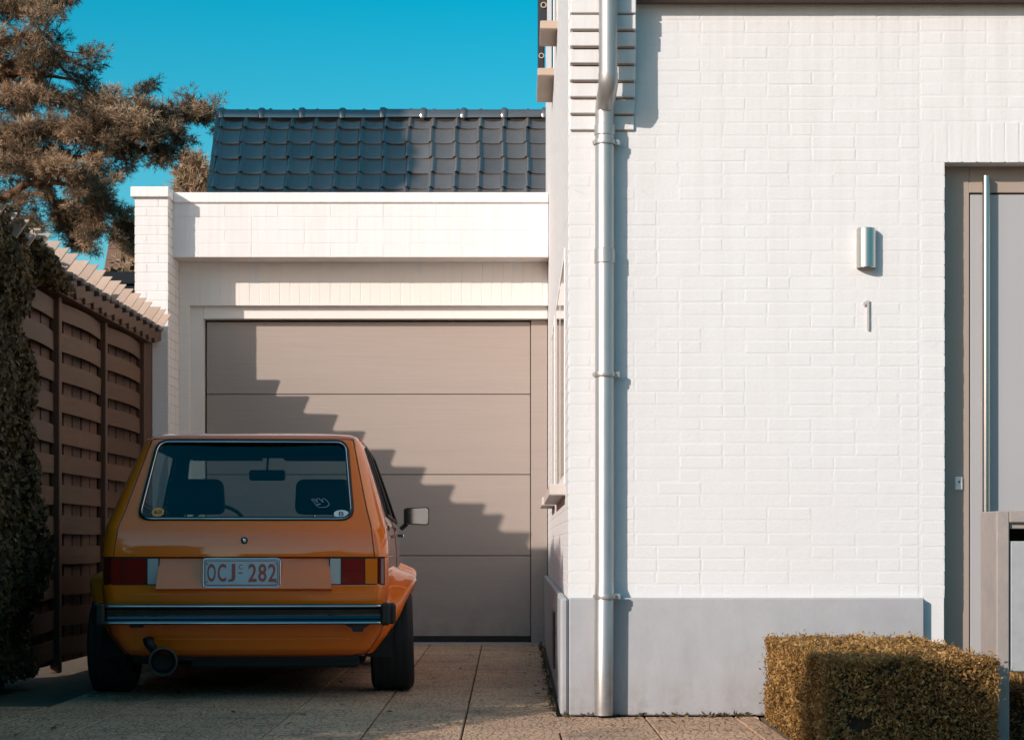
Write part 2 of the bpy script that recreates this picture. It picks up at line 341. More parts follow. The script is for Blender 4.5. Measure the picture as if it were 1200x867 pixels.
def needle_mesh(name, C, DIR, m, parent=None, tone=None, per=16, length=.09, width=.008, **props):
    """C tuft centres, DIR the way each shoot points; narrow triangular needles fan out round it"""
    n = len(C); C = np.repeat(C, per, 0); D = np.repeat(DIR, per, 0); k = n*per
    d = D*.75 + RNG.normal(0,.62,(k,3)); d /= np.linalg.norm(d,axis=1)[:,None]
    L_ = length*RNG.uniform(.6,1.25,k)[:,None]; C = C + D*RNG.uniform(-.5,.5,k)[:,None]*length*.9
    s = np.cross(d, RNG.normal(0,1,(k,3))); s /= np.linalg.norm(s,axis=1)[:,None]+1e-9
    V = np.stack([C - s*width*.5, C + s*width*.5, C + d*L_ + s*width*.3, C + d*L_ - s*width*.3],1).reshape(-1,3)
    me = bpy.data.meshes.new(name); me.vertices.add(4*k); me.vertices.foreach_set('co', V.ravel())
    me.loops.add(4*k); me.loops.foreach_set('vertex_index', np.arange(4*k)); me.polygons.add(k)
    me.polygons.foreach_set('loop_start', np.arange(k)*4); me.polygons.foreach_set('loop_total', np.full(k,4)); me.update(calc_edges=True)
    t = np.repeat(RNG.uniform(.2,.9,n) if tone is None else tone, per)
    at = me.attributes.new('tone','FLOAT','FACE'); at.data.foreach_set('value', np.clip(t+RNG.normal(0,.1,k),0,1).astype(np.float32))
    return link(name, me, m, parent, **props)
# ------------------------------------------------------------------ bricks
_BR = {}
def brick_geo(l, h, t, var):
    r = random.Random(hash((round(l*1000), round(h*1000), var)) & 0xffff); c = .0055; e_ = .0005*r.choice((.5,.8,1,1.5))
    j = lambda a: r.uniform(-a, a)
    m = MB(); z0, z1 = 0, h
    fr = [(c+j(.0012), -t+j(.0003), c+j(.0012)), (l-c+j(.0012), -t+j(.0003), c+j(.0012)), (l-c+j(.0012), -t+j(.0003), h-c+j(.0012)), (c+j(.0012), -t+j(.0003), h-c+j(.0012))]
    rg = [(j(.0015), -t+e_, j(.001)), (l+j(.0015), -t+e_, j(.001)), (l+j(.0015), -t+e_, h+j(.001)), (j(.0015), -t+e_, h+j(.001))]
    bk = [(0,.012,0),(l,.012,0),(l,.012,h),(0,.012,h)]
    m.add(fr+rg+bk, [(0,1,2,3)] + [(i, 4+i, 4+(i+1)%4, (i+1)%4) for i in range(4)] + [(4+i, 8+i, 8+(i+1)%4, 4+(i+1)%4) for i in range(4)])
    return m
def brick_mesh(l, h, t, var, m):
    k = (round(l,3), round(h,3), round(t,4), var, m.name)
    if k not in _BR:
        me = brick_geo(l, h, t, var).mesh("brick"); me.materials.append(m); _BR[k] = me
    return _BR[k]
def lay_bricks(parent, O, rects, m, rotz=0, t=.0007, limit=300, name='brick'):
    """rects = (u, z, length, height) on a wall plane through O; the first `limit` are objects of their own, the others one joined part"""
    rot = Matrix.Rotation(rotz, 4, 'Z'); rest = MB()
    for i, (u, z, l, h) in enumerate(rects):
        v = random.randrange(5); loc = Vector(O) + rot @ Vector((u, random.uniform(-.0005,.0005), z))
        if i < limit: inst(name, brick_mesh(l, h, t, v, m), parent, loc, (random.uniform(-.009,.009), 0, rotz + random.uniform(-.003,.003)))
        else:
            g = brick_geo(l, h, t, v); mt = Matrix.Translation(loc) @ rot
            rest.add([mt @ Vector(p) for p in g.v], g.f)
    if rest.v: rest.obj(name, m, parent, recalc=False, kind='stuff')
def bond(u0, u1, z0, z1, pitch, lens, joint=.007, off=None, minl=.05):
    """courses of bricks of mixed lengths"""
    out = []; z = z0; k = 0
    while z + pitch*.6 < z1:
        h = min(pitch, z1-z) - joint; u = u0; first = True
        while u < u1 - .02:
            l = random.choice(lens) if off is None else lens[0]
            if first: l = (lens[0] if k % 2 else lens[0]*.5) if off is None or k % 2 == 0 else off; first = False
            if u1 - (u + l + joint) < minl: l = u1 - u
            l = min(l, u1-u)
            out.append((u, z, l, h)); u += l + joint
        z += pitch; k += 1
    return out

# ------------------------------------------------------------------ ground, street, driveway
MB().add([(-400,-400,-.06),(400,-400,-.06),(400,900,-.06),(-400,900,-.06)], [(0,1,2,3)]).obj('ground', M['soil'], kind='structure')
MB().add([(-200,-9,-.05),(200,-9,-.05),(200,-2.2,-.05),(-200,-2.2,-.05)], [(0,1,2,3)]).obj('street', M['asphalt'], kind='structure')
mb = MB(); mb.cbox(-200,200,-2.2,-2.05,-.3,.0,.01); mb.obj('kerb', M['concrete'], kind='structure')
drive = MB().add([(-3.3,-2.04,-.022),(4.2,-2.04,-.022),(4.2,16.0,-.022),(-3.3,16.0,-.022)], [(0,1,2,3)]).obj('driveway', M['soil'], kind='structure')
SW = .426; meshes = {}
def slab_mesh(w, l, v):
    k = (round(w,3), round(l,3), v)
    if k not in meshes:
        g = MB().cbox(.004, w-.004, .0025, l-.0025, -.05, 0, .004); me = g.mesh('paving_slab'); me.materials.append(M['slab']); meshes[k] = me
    return meshes[k]
yaw = R(0.5); n_s = 0; far = MB()
for i in range(-7, 9):
    x0 = -.251 + i*SW; y = 5.2 + random.uniform(0,.0) ; ys = []
    L_ = 1.28
    y = -2.0 + (i % 2)*.64
    while y < 15.58:
        l = min(L_, 15.6 - y); xs = x0 - (y-7.88)*math.tan(yaw)
        w = SW; go = True
        if xs > .10:                                     # in front of the house: end at the plinth or at the planting bed
            ye = 8.964 if xs < 1.1 else 6.88
            if 1.0 < xs < 1.1 and y > 6.0: w = 1.135 - xs
            if y > ye - .04: go = False
            l = min(l, max(.05, ye - y)); 
        elif i == 0 and y > 8.2: w = .187 - xs
        if y > 9.5 and xs + SW*.5 < -2.42: go = False        # no slabs along the fence: dark soil added there to deepen the shade
        if go:
            inst('paving_slab', slab_mesh(w, l, 0), drive, (xs, y, random.uniform(-.0015,.0015)), (random.uniform(-.001,.001), random.uniform(-.002,.002), yaw))
        y += l
# ------------------------------------------------------------------ the white house
FY = 9.02                       # front wall plane
SX = 0.228                      # side wall plane
house = tag(empty('white_house', (SX, FY, 0)), 'white painted brick house with grey stone plinth and tall grey front door', 'house')
def hl(o): return o
def W(mb, name, m, parent, **k):
    """build in world coordinates under a house child"""
    l = ROOTLOC[parent]; mb.v = [(p[0]-l[0], p[1]-l[1], p[2]-l[2]) for p in mb.v]
    o = mb.obj(name, m, parent, **k)
    return o
ROOTLOC = {house: (SX, FY, 0)}
DX0 = 2.037; DZ1 = 2.656        # doorway left edge and head
wall = MB(); B = .0             # backing of the brick face
wall.box(SX+.0032, DX0-.003, FY, FY+.3, 0, 6.2); wall.box(DX0-.003, 3.25, FY, FY+.3, DZ1+.003, 6.2); wall.box(3.25, 9.0, FY, FY+.3, 0, 6.2)
wall.box(SX+.0032, SX+.3, FY+.3, 17.2, 0, 6.2); wall.box(SX+.3, 9.0, 16.9, 17.2, 0, 6.2); wall.box(8.7, 9.0, FY+.3, 16.9, 0, 6.2)
front = W(wall, 'wall', M['white_joint'], house)
rp = .0615
quoin = [(2.037-.115+(.0 if k % 2 else .004), .566+k*rp, .115-(.0 if k % 2 else .004), rp-.0045) for k in range(34)]
quoin = [q for q in quoin if q[1] < DZ1 - .03]
zq = .566 + len(quoin)*rp
field = [(u, z, l, h) for (u, z, l, h) in bond(SX+.004, 2.037-.125, .566+.006, 3.40, rp, [.205,.205,.10])]
sold = [(DX0-.115+k*.0685, DZ1, .0605, .19) for k in range(19)]
# keep the soldier course clear of the field
field2 = []
for (u,z,l,h) in field: field2.append((u,z,l,h))
top = bond(DX0-.115, 3.6, DZ1+.20, 3.40, rp, [.205,.205,.10])
pil_x0, pil_x1 = .236, .548     # corbelled pier
fld = [(u-SX, z, l, h) for (u,z,l,h) in field2]
order = [(u-SX,z,l,h) for (u,z,l,h) in quoin + sold] + sorted(fld, key=lambda q: -q[2])
lay_bricks(front, (0,0,0), order + [(u-SX,z,l,h) for (u,z,l,h) in top], M['white'], limit=300)
side_rects = bond(0, 16.9-FY, .57, 5.0, rp, [.205,.205,.10])
lay_bricks(front, (0,0,0), [(-(16.9-FY) + u, z, l, h) for (u,z,l,h) in []], M['white'])
def side_bricks(zlo, zhi, y0, y1):
    rest = MB(); rot = Matrix.Rotation(R(-90), 4, 'Z')
    for (u,z,l,h) in bond(0, y1-y0, zlo, zhi, rp, [.205,.205,.10]):
        g = brick_geo(l, h, .0018, random.randrange(5)); mt = Matrix.Translation((.0032, y1-FY-u, z)) @ rot
        rest.add([mt @ Vector(p) for p in g.v], g.f)
    rest.obj('brick', M['white'], front, recalc=False, kind='stuff')
side_bricks(.57, 4.6, FY+.004, 16.9)
# plinth of stone slabs
pl = MB(); pl.box(SX+.01, 1.922, FY-.004, FY+.01, 0, .5); plinth = W(pl, 'plinth', M['plinth'], house)
PFY = FY-.052
def stone(x0,x1,y0,y1,z0,z1,c=.006): return MB().cbox(x0-SX,x1-SX,y0-FY,y1-FY,z0,z1,c).obj('plinth_slab', M['plinth'], plinth)
stone(.232, .396, PFY, FY-.001, .004, .565); stone(.3985, 1.930, PFY+.002, FY-.001, .004, .566)
stone(.190, .2295, PFY-.002, PFY+.7, .004, .566, .012)
for a, b in ((PFY+.703, 11.2), (11.203, 13.6), (13.603, 15.66)): stone(.196, SX-.0005, a, b, .004, .564)
mb = MB().box(.186-SX,.197-SX,10.6-FY,11.0-FY,.12,.44); mb.obj('air_vent', M['dark_metal'], plinth)
# corbelled pier under the eaves, seven courses stepping out
pier = W(MB().box(pil_x0+.004, pil_x1-.004, FY-.004, FY+.05, PZ(154,FY)+.003, 5.2), 'corbelled_pier', M['groove'], house)
zb = PZ(154.5, FY); cp = 18.35*FY/F
outs = [.016,.032,.050,.070,.092,.114,.130,.135,.135]
for k, d in enumerate(outs):
    z = zb + k*cp; x1 = pil_x1 - (.0 if k > 1 else .002)
    g = MB().cbox(pil_x0-SX, x1-SX, -d, .0, z+.0050, z+cp-.0025, .004); g.obj('pier_course', M['white'], pier)
for k, d in enumerate(outs): MB().box(pil_x0-SX+.006, pil_x1-SX-.006, -(d-.010), .0, zb+k*cp+.0005, zb+(k+.9)*cp).obj('pier_joint', M['groove'], pier)
MB().cbox(pil_x0-SX, pil_x1-SX, -.135, 0, zb+9*cp+.003, 5.2, .005).obj('pier_course', M['white'], pier)
# thin dark projecting ledge over the front wall
led = MB().cbox(pil_x1+.004, 6.0, FY-.098, FY+.02, PZ(5.5,FY), PZ(5.5,FY)+.10, .004); W(led, 'ledge', M['cornice'], house)
# eaves and roof far above the frame
rf = MB(); rf.prism([(FY-.45,6.2),(17.6,6.2),(17.6,6.35),(13.1,10.2),(FY-.45,6.35)], SX-.25, 9.3, axis='x'); W(rf, 'roof', M['tile'], house)
# windows in the side wall: frame, pane, sill
def side_window(y0, y1, z0, z1, sillx, sh):
    fr = MB(); d = .003
    fr.box(-d, .03, y0-FY, y1-FY, z0, z0+.05); fr.box(-d, .03, y0-FY, y1-FY, z1-.05, z1)
    fr.box(-d, .03, y0-FY, y0-FY+.05, z0+.05, z1-.05); fr.box(-d, .03, y1-FY-.05, y1-FY, z0+.05, z1-.05); fr.box(-d, .03, (y0+y1)/2-FY-.03, (y0+y1)/2-FY+.03, z0+.05, z1-.05)
    w = fr.obj('window', M['cap_white'], house)
    MB().box(-.0015, .02, y0-FY+.05, y1-FY-.05, z0+.05, z1-.05).obj('pane', M['pane'], w)
    MB().cbox(-sillx, .02, y0-FY-.04, y1-FY+.04, z0-sh-.002, z0-.002, .005).obj('sill', M['sill_pale'] if z0 < 2 else M['sill'], w)
    return w
M['pane'] = mat('dark_window_pane', (.03,.035,.04), .06)
M['sill_pale'] = mat('pale_stone_sill', (.58,.53,.49), .6, bump=(90,.2,.003), var=(6,(.50,.45,.41),.5))
side_window(9.69, 11.9, 1.133, 2.35, .079, .057)
side_window(12.58, 13.6, 1.140, 2.35, .085, .057)
side_window(11.70, 12.04, 4.075, 5.3, .106, .052)
side_window(12.90, 13.61, 4.085, 5.3, .111, .052)
for y0, y1 in ((11.78,12.04),(13.0,13.55)):
    sh = MB().cbox(-.105, -.062, y0-FY, y1-FY, 4.10, 5.3, .006); s_ = sh.obj('shutter', M['dark_metal'], house)
    MB().tube([(-.083+.016*math.cos(a), y0-FY-.008, 4.20+.016*math.sin(a)) for a in np.linspace(0,2*math.pi,16,endpoint=False)], .004, 6, closed=True).obj('shutter_ring', M['sill'], s_)
# down pipe in zinc with its bend, sleeves and clamps
pr = .0455; pcx = PX(708, FY)
bx = PX(710.5, FY)
zt, zb1, zb2 = PZ(85,FY), PZ(95,FY), PZ(128,FY)
pipe_pts = [(bx-SX, -.187, 3.9), (bx-SX, -.187, PZ(94,FY-.19)), (bx-SX, -.181, PZ(100,FY-.19)), (pcx-SX+.002, -.066, PZ(126,FY)), (pcx-SX, -.052, PZ(133,FY)), (pcx-SX, -.049, PZ(140,FY)), (pcx-.004-SX, -.098, .02)]
pp = MB().tube([(bx-SX,-.187,4.6)]+pipe_pts[:2], pr-.0015, 28, cap=False); 
dp = pp.obj('downpipe', M['zinc'], house, smooth=40)
MB().tube([(bx-SX,-.187,PZ(86,FY-.19))]+pipe_pts[1:6], pr+.0005, 28, cap=False).obj('pipe_bend', M['zinc'], dp, smooth=50)
low = [(pcx-SX,-.049,PZ(139,FY)), (pcx-SX,-.049,.60+.05), (pcx-SX-.004,-.105,.566), (pcx-SX-.008,-.105,.012)]
MB().tube(low, pr, 28).obj('pipe_length', M['zinc'], dp, smooth=40)
for y_, dz in ((150,.05),(294,.07)): MB().lathe([(pr,0),(pr+.004,.004),(pr+.004,dz),(pr,dz+.003)], 'z', 28, (pcx-SX,-.049,PZ(y_,FY)-dz), cap=False).obj('pipe_sleeve', M['zinc'], dp, smooth=40)
for y_, yy in ((170,-.049),(440,-.049),(698,-.105)):
    z = PZ(y_,FY); c = MB().lathe([(pr+.006,-.011),(pr+.007,-.007),(pr+.007,.007),(pr+.006,.011)], 'z', 28, (pcx-SX,yy,z), cap=False)
    c.cbox(pcx-SX+pr, pcx-SX+pr+.028, yy-.010, yy+.012, z-.014, z+.014, .003); c.box(pcx-SX-pr-.012, pcx-SX-pr, yy-.01, yy+.01, z-.008, z+.008)
    c.tube([(pcx-SX+pr+.016, yy, z), (pcx-SX+pr+.016, .0, z)], .006, 8)
    c.obj('pipe_clamp', M['zinc'], dp, smooth=35)
# ------------------------------------------------------------------ front door
REC = .12
door = empty('front_door', (DX0-SX, REC, 0), parent=house)
def dd(mb, name, m, parent=door, **k): return mb.obj(name, m, parent, **k)
ox = DX0; fz = PZ(226, FY+REC)
fr = MB(); fw = PX(1136, FY+REC)-DX0
fr.cbox(-.02, fw, 0, .08, 0, DZ1+.05, .003); fr.cbox(fw, 1.25, 0, .08, fz, DZ1+.05, .003); fr.cbox(1.19-.06, 1.25, .001, .08, 0, fz, .003)
dd(fr, 'door_frame', M['taupe'])
dd(MB().box(fw+.0005, 1.13, .030, .06, 0, fz), 'door_rebate', M['dark_gap'])
dd(MB().cbox(fw+.006, 1.125, .006, .03, .02, fz-.008, .003), 'door_leaf', M['leaf_grey'])
hx = PX(1155.5, FY+REC-.04)-DX0
h = MB().tube([(hx,-.040,.25),(hx,-.040,PZ(206.5,FY+REC-.04))], .0185, 24)
hd = dd(h, 'handle', M['steel'], smooth=40)
for z in (.5, 1.5, 2.30): dd(MB().tube([(hx,-.03,z),(hx,.008,z)], .009, 12), 'handle_post', M['steel'], hd, smooth=40)
mb = MB().cbox(PX(1119,FY+REC)-DX0, PX(1127.3,FY+REC)-DX0, -.014, .0, PZ(574,FY+REC), PZ(558.5,FY+REC), .003)
bell = dd(mb, 'doorbell', M['cap_white']); dd(MB().lathe([(.0048,-.0155),(.0048,-.0135)], 'y', 12, (PX(1123,FY+REC)-DX0, 0, PZ(564.5,FY+REC))), 'push_button', M['dark_metal'], bell)
dd(MB().box(-.02,1.25,-.12,.08,-.02,.012), 'doorstep', M['plinth'])
# wall lamp and the house number
lx = PX(1016.3, FY-.05); lz0, lz1 = PZ(313.5,FY-.05), PZ(266.5,FY-.05); lr = .046
wl = tag(empty('wall_lamp', (lx, FY-.020, lz0)), 'cylindrical brushed steel lamp on the white wall left of the front door', 'wall lamp')
MB().lathe([(lr-.003,0),(lr,.003),(lr,lz1-lz0-.003),(lr-.003,lz1-lz0)], 'z', 40, cap=False).obj('lamp_shade', M['steel'], wl, smooth=40)
MB().lathe([(lr-.004,lz1-lz0-.012),(lr-.004,lz1-lz0-.008)], 'z', 32).obj('lamp_cover', M['dark_metal'], wl)
MB().lathe([(lr-.004,.010),(lr-.004,.014)], 'z', 32).obj('lamp_glass', M['sill_pale'], wl)
MB().box(-.028,.028,.004,.0185,.03,lz1-lz0-.03).obj('back_plate', M['steel'], wl)
nx = PX(1017.5, FY-.02); nz0, nz1 = PZ(386.5,FY-.02), PZ(351.5,FY-.02)
hn = MB(); hn.prism([(-.004,0),(.0055,0),(.0055,nz1-nz0),(-.003,nz1-nz0),(-.022,nz1-nz0-.012),(-.022,nz1-nz0-.027),(-.004,nz1-nz0-.017)], -.006, -.001)
hn.cbox(-.002,.004,-.0015,.010,.03,.036,.001); hn.cbox(-.002,.004,-.0015,.010,.09,.096,.001)
o = hn.obj('house_number', M['steel_warm'], loc=(nx, FY-.008, nz0)); tag(o, 'slim steel numeral 1 fixed to the white wall under the lamp', 'house number')

# ------------------------------------------------------------------ garage
PYf, BY, AY, CY, DY = 15.05, 15.235, 15.52, 15.58, 15.67
gx0 = PX(158,PYf); gx1 = PX(197,PYf); gzt = PZ(231,PYf)
garage = tag(empty('garage', (0, DY, 0)), 'flat roofed white brick garage with a wide taupe panel door behind the car', 'garage')
ROOTLOC[garage] = (0, DY, 0)
GO = Vector((0,DY,0))
pil = W(MB().box(gx0+.003, gx1-.003, PYf, 17.5, 0, gzt), 'pillar', M['white_joint'], garage)
gp = .0748
rows = [(0 if False else 0)]
pr_ = []
k = 0; z = .01
while z < gzt - .04:
    h = min(gp, gzt - z) - .009; w = gx1-gx0
    if k % 3 == 1: pr_ += [(0,z,w*.36,h),(w*.36+.009,z,w*.64-.009,h)]
    elif k % 3 == 2: pr_ += [(0,z,w*.7,h),(w*.7+.009,z,w*.3-.009,h)]
    else: pr_ += [(0,z,w,h)]
    z += gp; k += 1
lay_bricks(pil, Vector((gx0,PYf,0))-GO, pr_, M['white'], t=.0026)
lay_bricks(pil, Vector((gx1,PYf+.006,0))-GO, bond(0, AY-PYf-.01, .01, gzt, gp, [.205], .009, off=.10), M['garage_white'], rotz=R(90), t=.0026)
bz0 = PZ(301,BY); bz1 = PZ(238,BY); hx1 = SX - .002
beam = W(MB().box(gx1-.001, hx1, BY, AY+.25, bz0+.003, bz1+.02), 'lintel_beam', M['white_joint'], garage)
lay_bricks(beam, Vector((gx1,BY,bz0))-GO, [(u,z,l,h) for (u,z,l,h) in bond(.004, hx1-gx1-.003, .0, bz1-bz0-.006, (bz1-bz0)/4.03, [.42,.42,.21], .006)], M['white'], t=.0020)
MB().box(gx1, hx1, BY-.002-DY, AY-DY, bz0-.002, bz0+.0025).obj('soffit', M['plaster'], beam)
cap = MB(); cz = PZ(226,BY)
cap.cbox(gx1+.012, hx1, BY-.02-DY, AY+.4-DY, bz1, cz, .006)
cap.cbox(gx0-.028, gx1+.012, PYf-.035-DY, 17.5-DY, PZ(231.5,PYf)-.001, PZ(219.5,PYf), .006)
cap.obj('coping', M['cap_white'], garage)
MB().box(gx1, hx1, .3, 4.0, bz1-.05, bz1-.01).obj('flat_roof', M['slate'], garage)
# recessed front around the door, in two steps
ax0 = PX(222,AY); az1 = PZ(358,AY); cx0 = PX(238,CY); cz1 = PZ(373.5,CY)
sur = W(MB().box(gx1-.001, ax0, AY, DY+.1, 0, bz0), 'door_surround', M['garage_white'], garage)
MB().box(ax0, hx1, AY-DY, .1, az1, bz0).obj('lintel_backing', M['white_joint'], sur)
lay_bricks(sur, (0,0,0), [], M['white'])
lay_bricks(sur, Vector((ax0+.002,AY,az1))-GO, [(i*.0835, .002, .0755, bz0-az1-.006) for i in range(int((hx1-ax0)/.0835))], M['garage_white'], t=.0018)
lay_bricks(sur, Vector((gx1+.004,AY,0))-GO, bond(0, ax0-gx1-.006, .01, bz0-.01, gp, [.09], .009, off=.09), M['garage_white'], t=.002)
MB().box(ax0+.001, cx0, CY-DY, .1, 0, az1).obj('inner_jamb', M['plaster'], sur)
MB().cbox(cx0, hx1, CY-DY, .1, cz1, az1+.004, .003).obj('inner_lintel', M['garage_white'], sur)
gd = empty('garage_door', (0,0,0), parent=garage)
dx0 = cx0+.004; dx1 = PX(622,DY); dz = [PZ(y,DY) for y in (745.5,651,556,462,377)]
MB().box(cx0+.001, hx1, .045, .08, 0, cz1-.001).obj('door_back', M['dark_gap'], gd)
for a, b in zip(dz[:-1], dz[1:]): MB().cbox(dx0+.010, dx1-.003, .0, .04, a+.0025, b-.0025, .004).obj('door_panel', M['garage_door'], gd)
MB().cbox(dx1+.002, hx1-.002, -.012, .04, .0, cz1-.004, .003).obj('side_post', M['garage_door'], gd)
MB().box(dx0+.010, dx1-.003, .004, .04, .012, dz[0]-.002).obj('rubber_seal', M['dark_gap'], gd)
MB().cbox(cx0, hx1, -.30, .05, -.03, .008, .004).obj('threshold', M['concrete'], garage)
# ------------------------------------------------------------------ fence of woven boards, with its clay coping
FX = -2.95
fence = tag(empty('woven_fence', (FX, 14.75, 0)), 'brown fence of woven horizontal boards between the hedge and the white pillar', 'fence')
FO = Vector((FX,14.75,0))
posts = [14.73, 13.36, 12.02, 10.68, 9.34, 8.0]
ptop = 2.50
for y in posts: MB().cbox(-.055, .006, y-.035-14.75, y+.035-14.75, 0, ptop, .005).obj('post', M['fence_v'], fence)
def board_mesh(l, h, bulge):
    m = MB(); n = 12; vs = []
    for i in range(n+1):
        u = i/n; x = bulge*math.sin(math.pi*u)
        dz = -.006*math.sin(math.pi*u)
        for (dx, z) in ((0,0),(.012,0),(.012,h),(0,h)): vs.append((x+dx, u*l, z+dz))
    fs = [(i*4+k, i*4+(k+1)%4, i*4+4+(k+1)%4, i*4+4+k) for i in range(n) for k in range(4)] + [(0,1,2,3),(n*4+3,n*4+2,n*4+1,n*4)]
    return m.add(vs, fs)
bm_ = []
for v in range(4):
    me = board_mesh(1.265, .116+.004*(v%2), .034+.006*v).mesh('board'); me.materials.append(M['fence']); me.polygons.foreach_set('use_smooth',[True]*len(me.polygons)); me.set_sharp_from_angle(angle=R(40)); bm_.append(me)
sl_ = []
for v in range(3):
    me = MB().cbox(-.012, .0, 0, .205+.008*v, 0, 2.36, .003).mesh('slat'); me.materials.append(M['fence_v']); sl_.append(me)
pitch = .197
for a, b in zip(posts[1:], posts[:-1]):
    p = empty('fence_panel', (-.035, a+.030-14.75, 0), parent=fence); p.scale = (1, (b-a-.06)/1.265, 1)
    off = random.uniform(-.02,.02)
    for k in range(12):
        inst('board', bm_[random.randrange(4)], p, (-.004 - random.uniform(0,.004), .0, .10+off*.5+k*pitch+random.uniform(-.006,.006)), (0, random.uniform(-.03,.03), 0))
    for k in range(5):
        inst('slat', sl_[random.randrange(3)], p, (-.012-random.uniform(0,.004), .022+k*.250+random.uniform(-.008,.008), .05), (random.uniform(-.004,.004),0,0))
    MB().box(-.05,-.026, -.10, 1.36, .05, 2.39).obj('added_dark_back', M['hedge_core'], p)  # added dark sheet: stops sun leaks and darkens the gaps between slats
# top rail, stepped battens and the tilted clay tiles
MB().cbox(-.06, .058, 7.6-14.75, 14.72-14.75, 2.40, 2.45, .004).obj('top_rail', M['fence'], fence)
tm = []; tdm = []
for v in range(5):
    r = random.Random(v); g = MB(); j = lambda: r.uniform(-.005,.005); H_ = .125; t_ = .020
    q = [(.098+j(), -.026, -H_), (.176+j(), 0, 0+j()), (-.20, 0, 0), (-.20, -.026, -H_)]
    g.add([(x,y,z) for x,y,z in q]+[(x-.004,y+t_,z-.004) for x,y,z in q], [(0,1,2,3),(7,6,5,4),(0,4,5,1),(1,5,6,2),(2,6,7,3),(3,7,4,0)])
    me = g.mesh('coping_tile'); me.materials.append(M['coping']); tm.append(me)
tread = MB().cbox(-.20, .085, -.005, .25, -.022, 0, .003).mesh('coping_tread'); tread.materials.append(M['slate'])  # shade of the coping underside put into the dark slate colour
bt = MB().cbox(-.05, .078, -.142, .118, -.085, 0, .004).mesh('batten'); bt.materials.append(M['fence'])
y = 14.90
i = 0
while y > 7.7:
    inst('coping_tile', tm[i % 5], fence, (random.uniform(-.008,.006), y-14.75, 2.652 + random.uniform(-.005,.005)), (random.uniform(-.03,.03), random.uniform(-.012,.012), random.uniform(-.012,.012)))
    inst('coping_tread', tread, fence, (0, y-14.75-.03, 2.652-.115), (R(6),0,0))
    inst('batten', bt, fence, (0, y-14.75-.02, 2.512), (R(10),0,0))
    y -= .243 + random.uniform(-.012,.012) - (.10 if i == 7 else 0); i += 1
MB().cbox(-.055, .0, .05, .32, 0, 2.45, .003).obj('sun_leak_filler', M['fence_v'], fence)  # added filler that stops sun leaking between fence and pillar

# ------------------------------------------------------------------ dark block shed and shrub behind the fence
shed = tag(empty('garden_shed', (-4.2, 18, 0)), 'low dark block shed behind the fence beside the white pillar', 'shed')
zt = PZ(319, 18)
MB().box(-3, .95, .012, 3.0, 0, zt-.13).obj('wall', M['slate'], shed)
MB().cbox(-3.05, 1.0, -.05, 3.05, zt-.115, zt, .006).obj('roof_edge', M['slate'], shed)
bw = shed.children[0]
k = 0; z = zt-.115-.165
me = MB().cbox(0,.385,0,.03,0,.150,.006).mesh('block'); me.materials.append(M['slate'])
while z > 1.6:
    for i in range(10): inst('block', me, bw, (-3+(k%2)*.2+i*.395, -.010+random.uniform(-.002,.002), z))
    z -= .160; k += 1

def tree_stuff(): pass
def shrub(name, c, rx, rz, n, size, m, label, cat, seed=1, trunk=.03, grp=None, stems=7):
    root = tag(empty(name, (c[0], c[1], 0)), label, cat, grp)
    r = np.random.default_rng(seed)
    st = MB()
    for k in range(stems):
        a = r.uniform(0,6.28); q = r.uniform(.2,.8)
        st.tube([(0,0,0),(math.cos(a)*rx*q*.4, math.sin(a)*rx*q*.4, c[2]*.55),(math.cos(a)*rx*q, math.sin(a)*rx*q, c[2]+rz*r.uniform(-.1,.7))], [trunk, trunk*.7, trunk*.2], 6)
    st.obj('stem', M['bark'], root)
    D = r.normal(0,1,(n,3)); D /= np.linalg.norm(D,axis=1)[:,None]
    nz = noise3(D*2.2, 1.6, seed)
    rad = r.uniform(.35,1,n)**.5*(1+.28*nz)
    P = D*rad[:,None]*np.array([rx,rx,rz]) + np.array([0,0,c[2]])
    keep = P[:,2] > .2
    leaf_mesh('foliage', P[keep], D[keep], size, m, root, tone=.5+.3*noise3(P[keep],2.5,seed+5))
    return root
shrub('bronze_shrub', (PX(130,20.2), 20.2, 3.1), .62, .62, 5200, .085, M['bush'], 'bronze leaved shrub behind the dark shed beside the pillar', 'shrub', 3)
shrub('green_shrub', (PX(92,21.5), 21.5, 3.05), .5, .66, 3000, .07, M['ivy'], 'sparse dark shrub behind the fence left of the bronze shrub', 'shrub', 8)
# far brown roof showing between the branches
fh = tag(empty('neighbouring_house', (-6.4, 36, 0)), 'house with steep brown tiled roof glimpsed behind the pine branches', 'house')
xl = PX(106.5,36)+6.4
MB().box(xl+.2, xl+.95, .3, 7, 0, 4.6).obj('wall', M['plaster'], fh)
rfm = MB().prism([(-.1,4.5),(1.9,7.35),(2.1,7.35),(4.2,4.5)], xl, xl+1.05, axis='x').obj('roof', M['roof_brown'], fh)
tmb = MB().cbox(0,.30,-.02,.03,0,.36,.006); tme = tmb.mesh('roof_tile'); tme.materials.append(M['roof_brown'])
sl = math.atan2(2.85,2.0)
for r_ in range(11):
    for c_ in range(3):
        inst('roof_tile', tme, rfm, (xl+.02+c_*.31, -.1+r_*.30*math.cos(sl)-.02, 4.5+r_*.30*math.sin(sl)), (-(math.pi/2-sl)-.06,0,0))

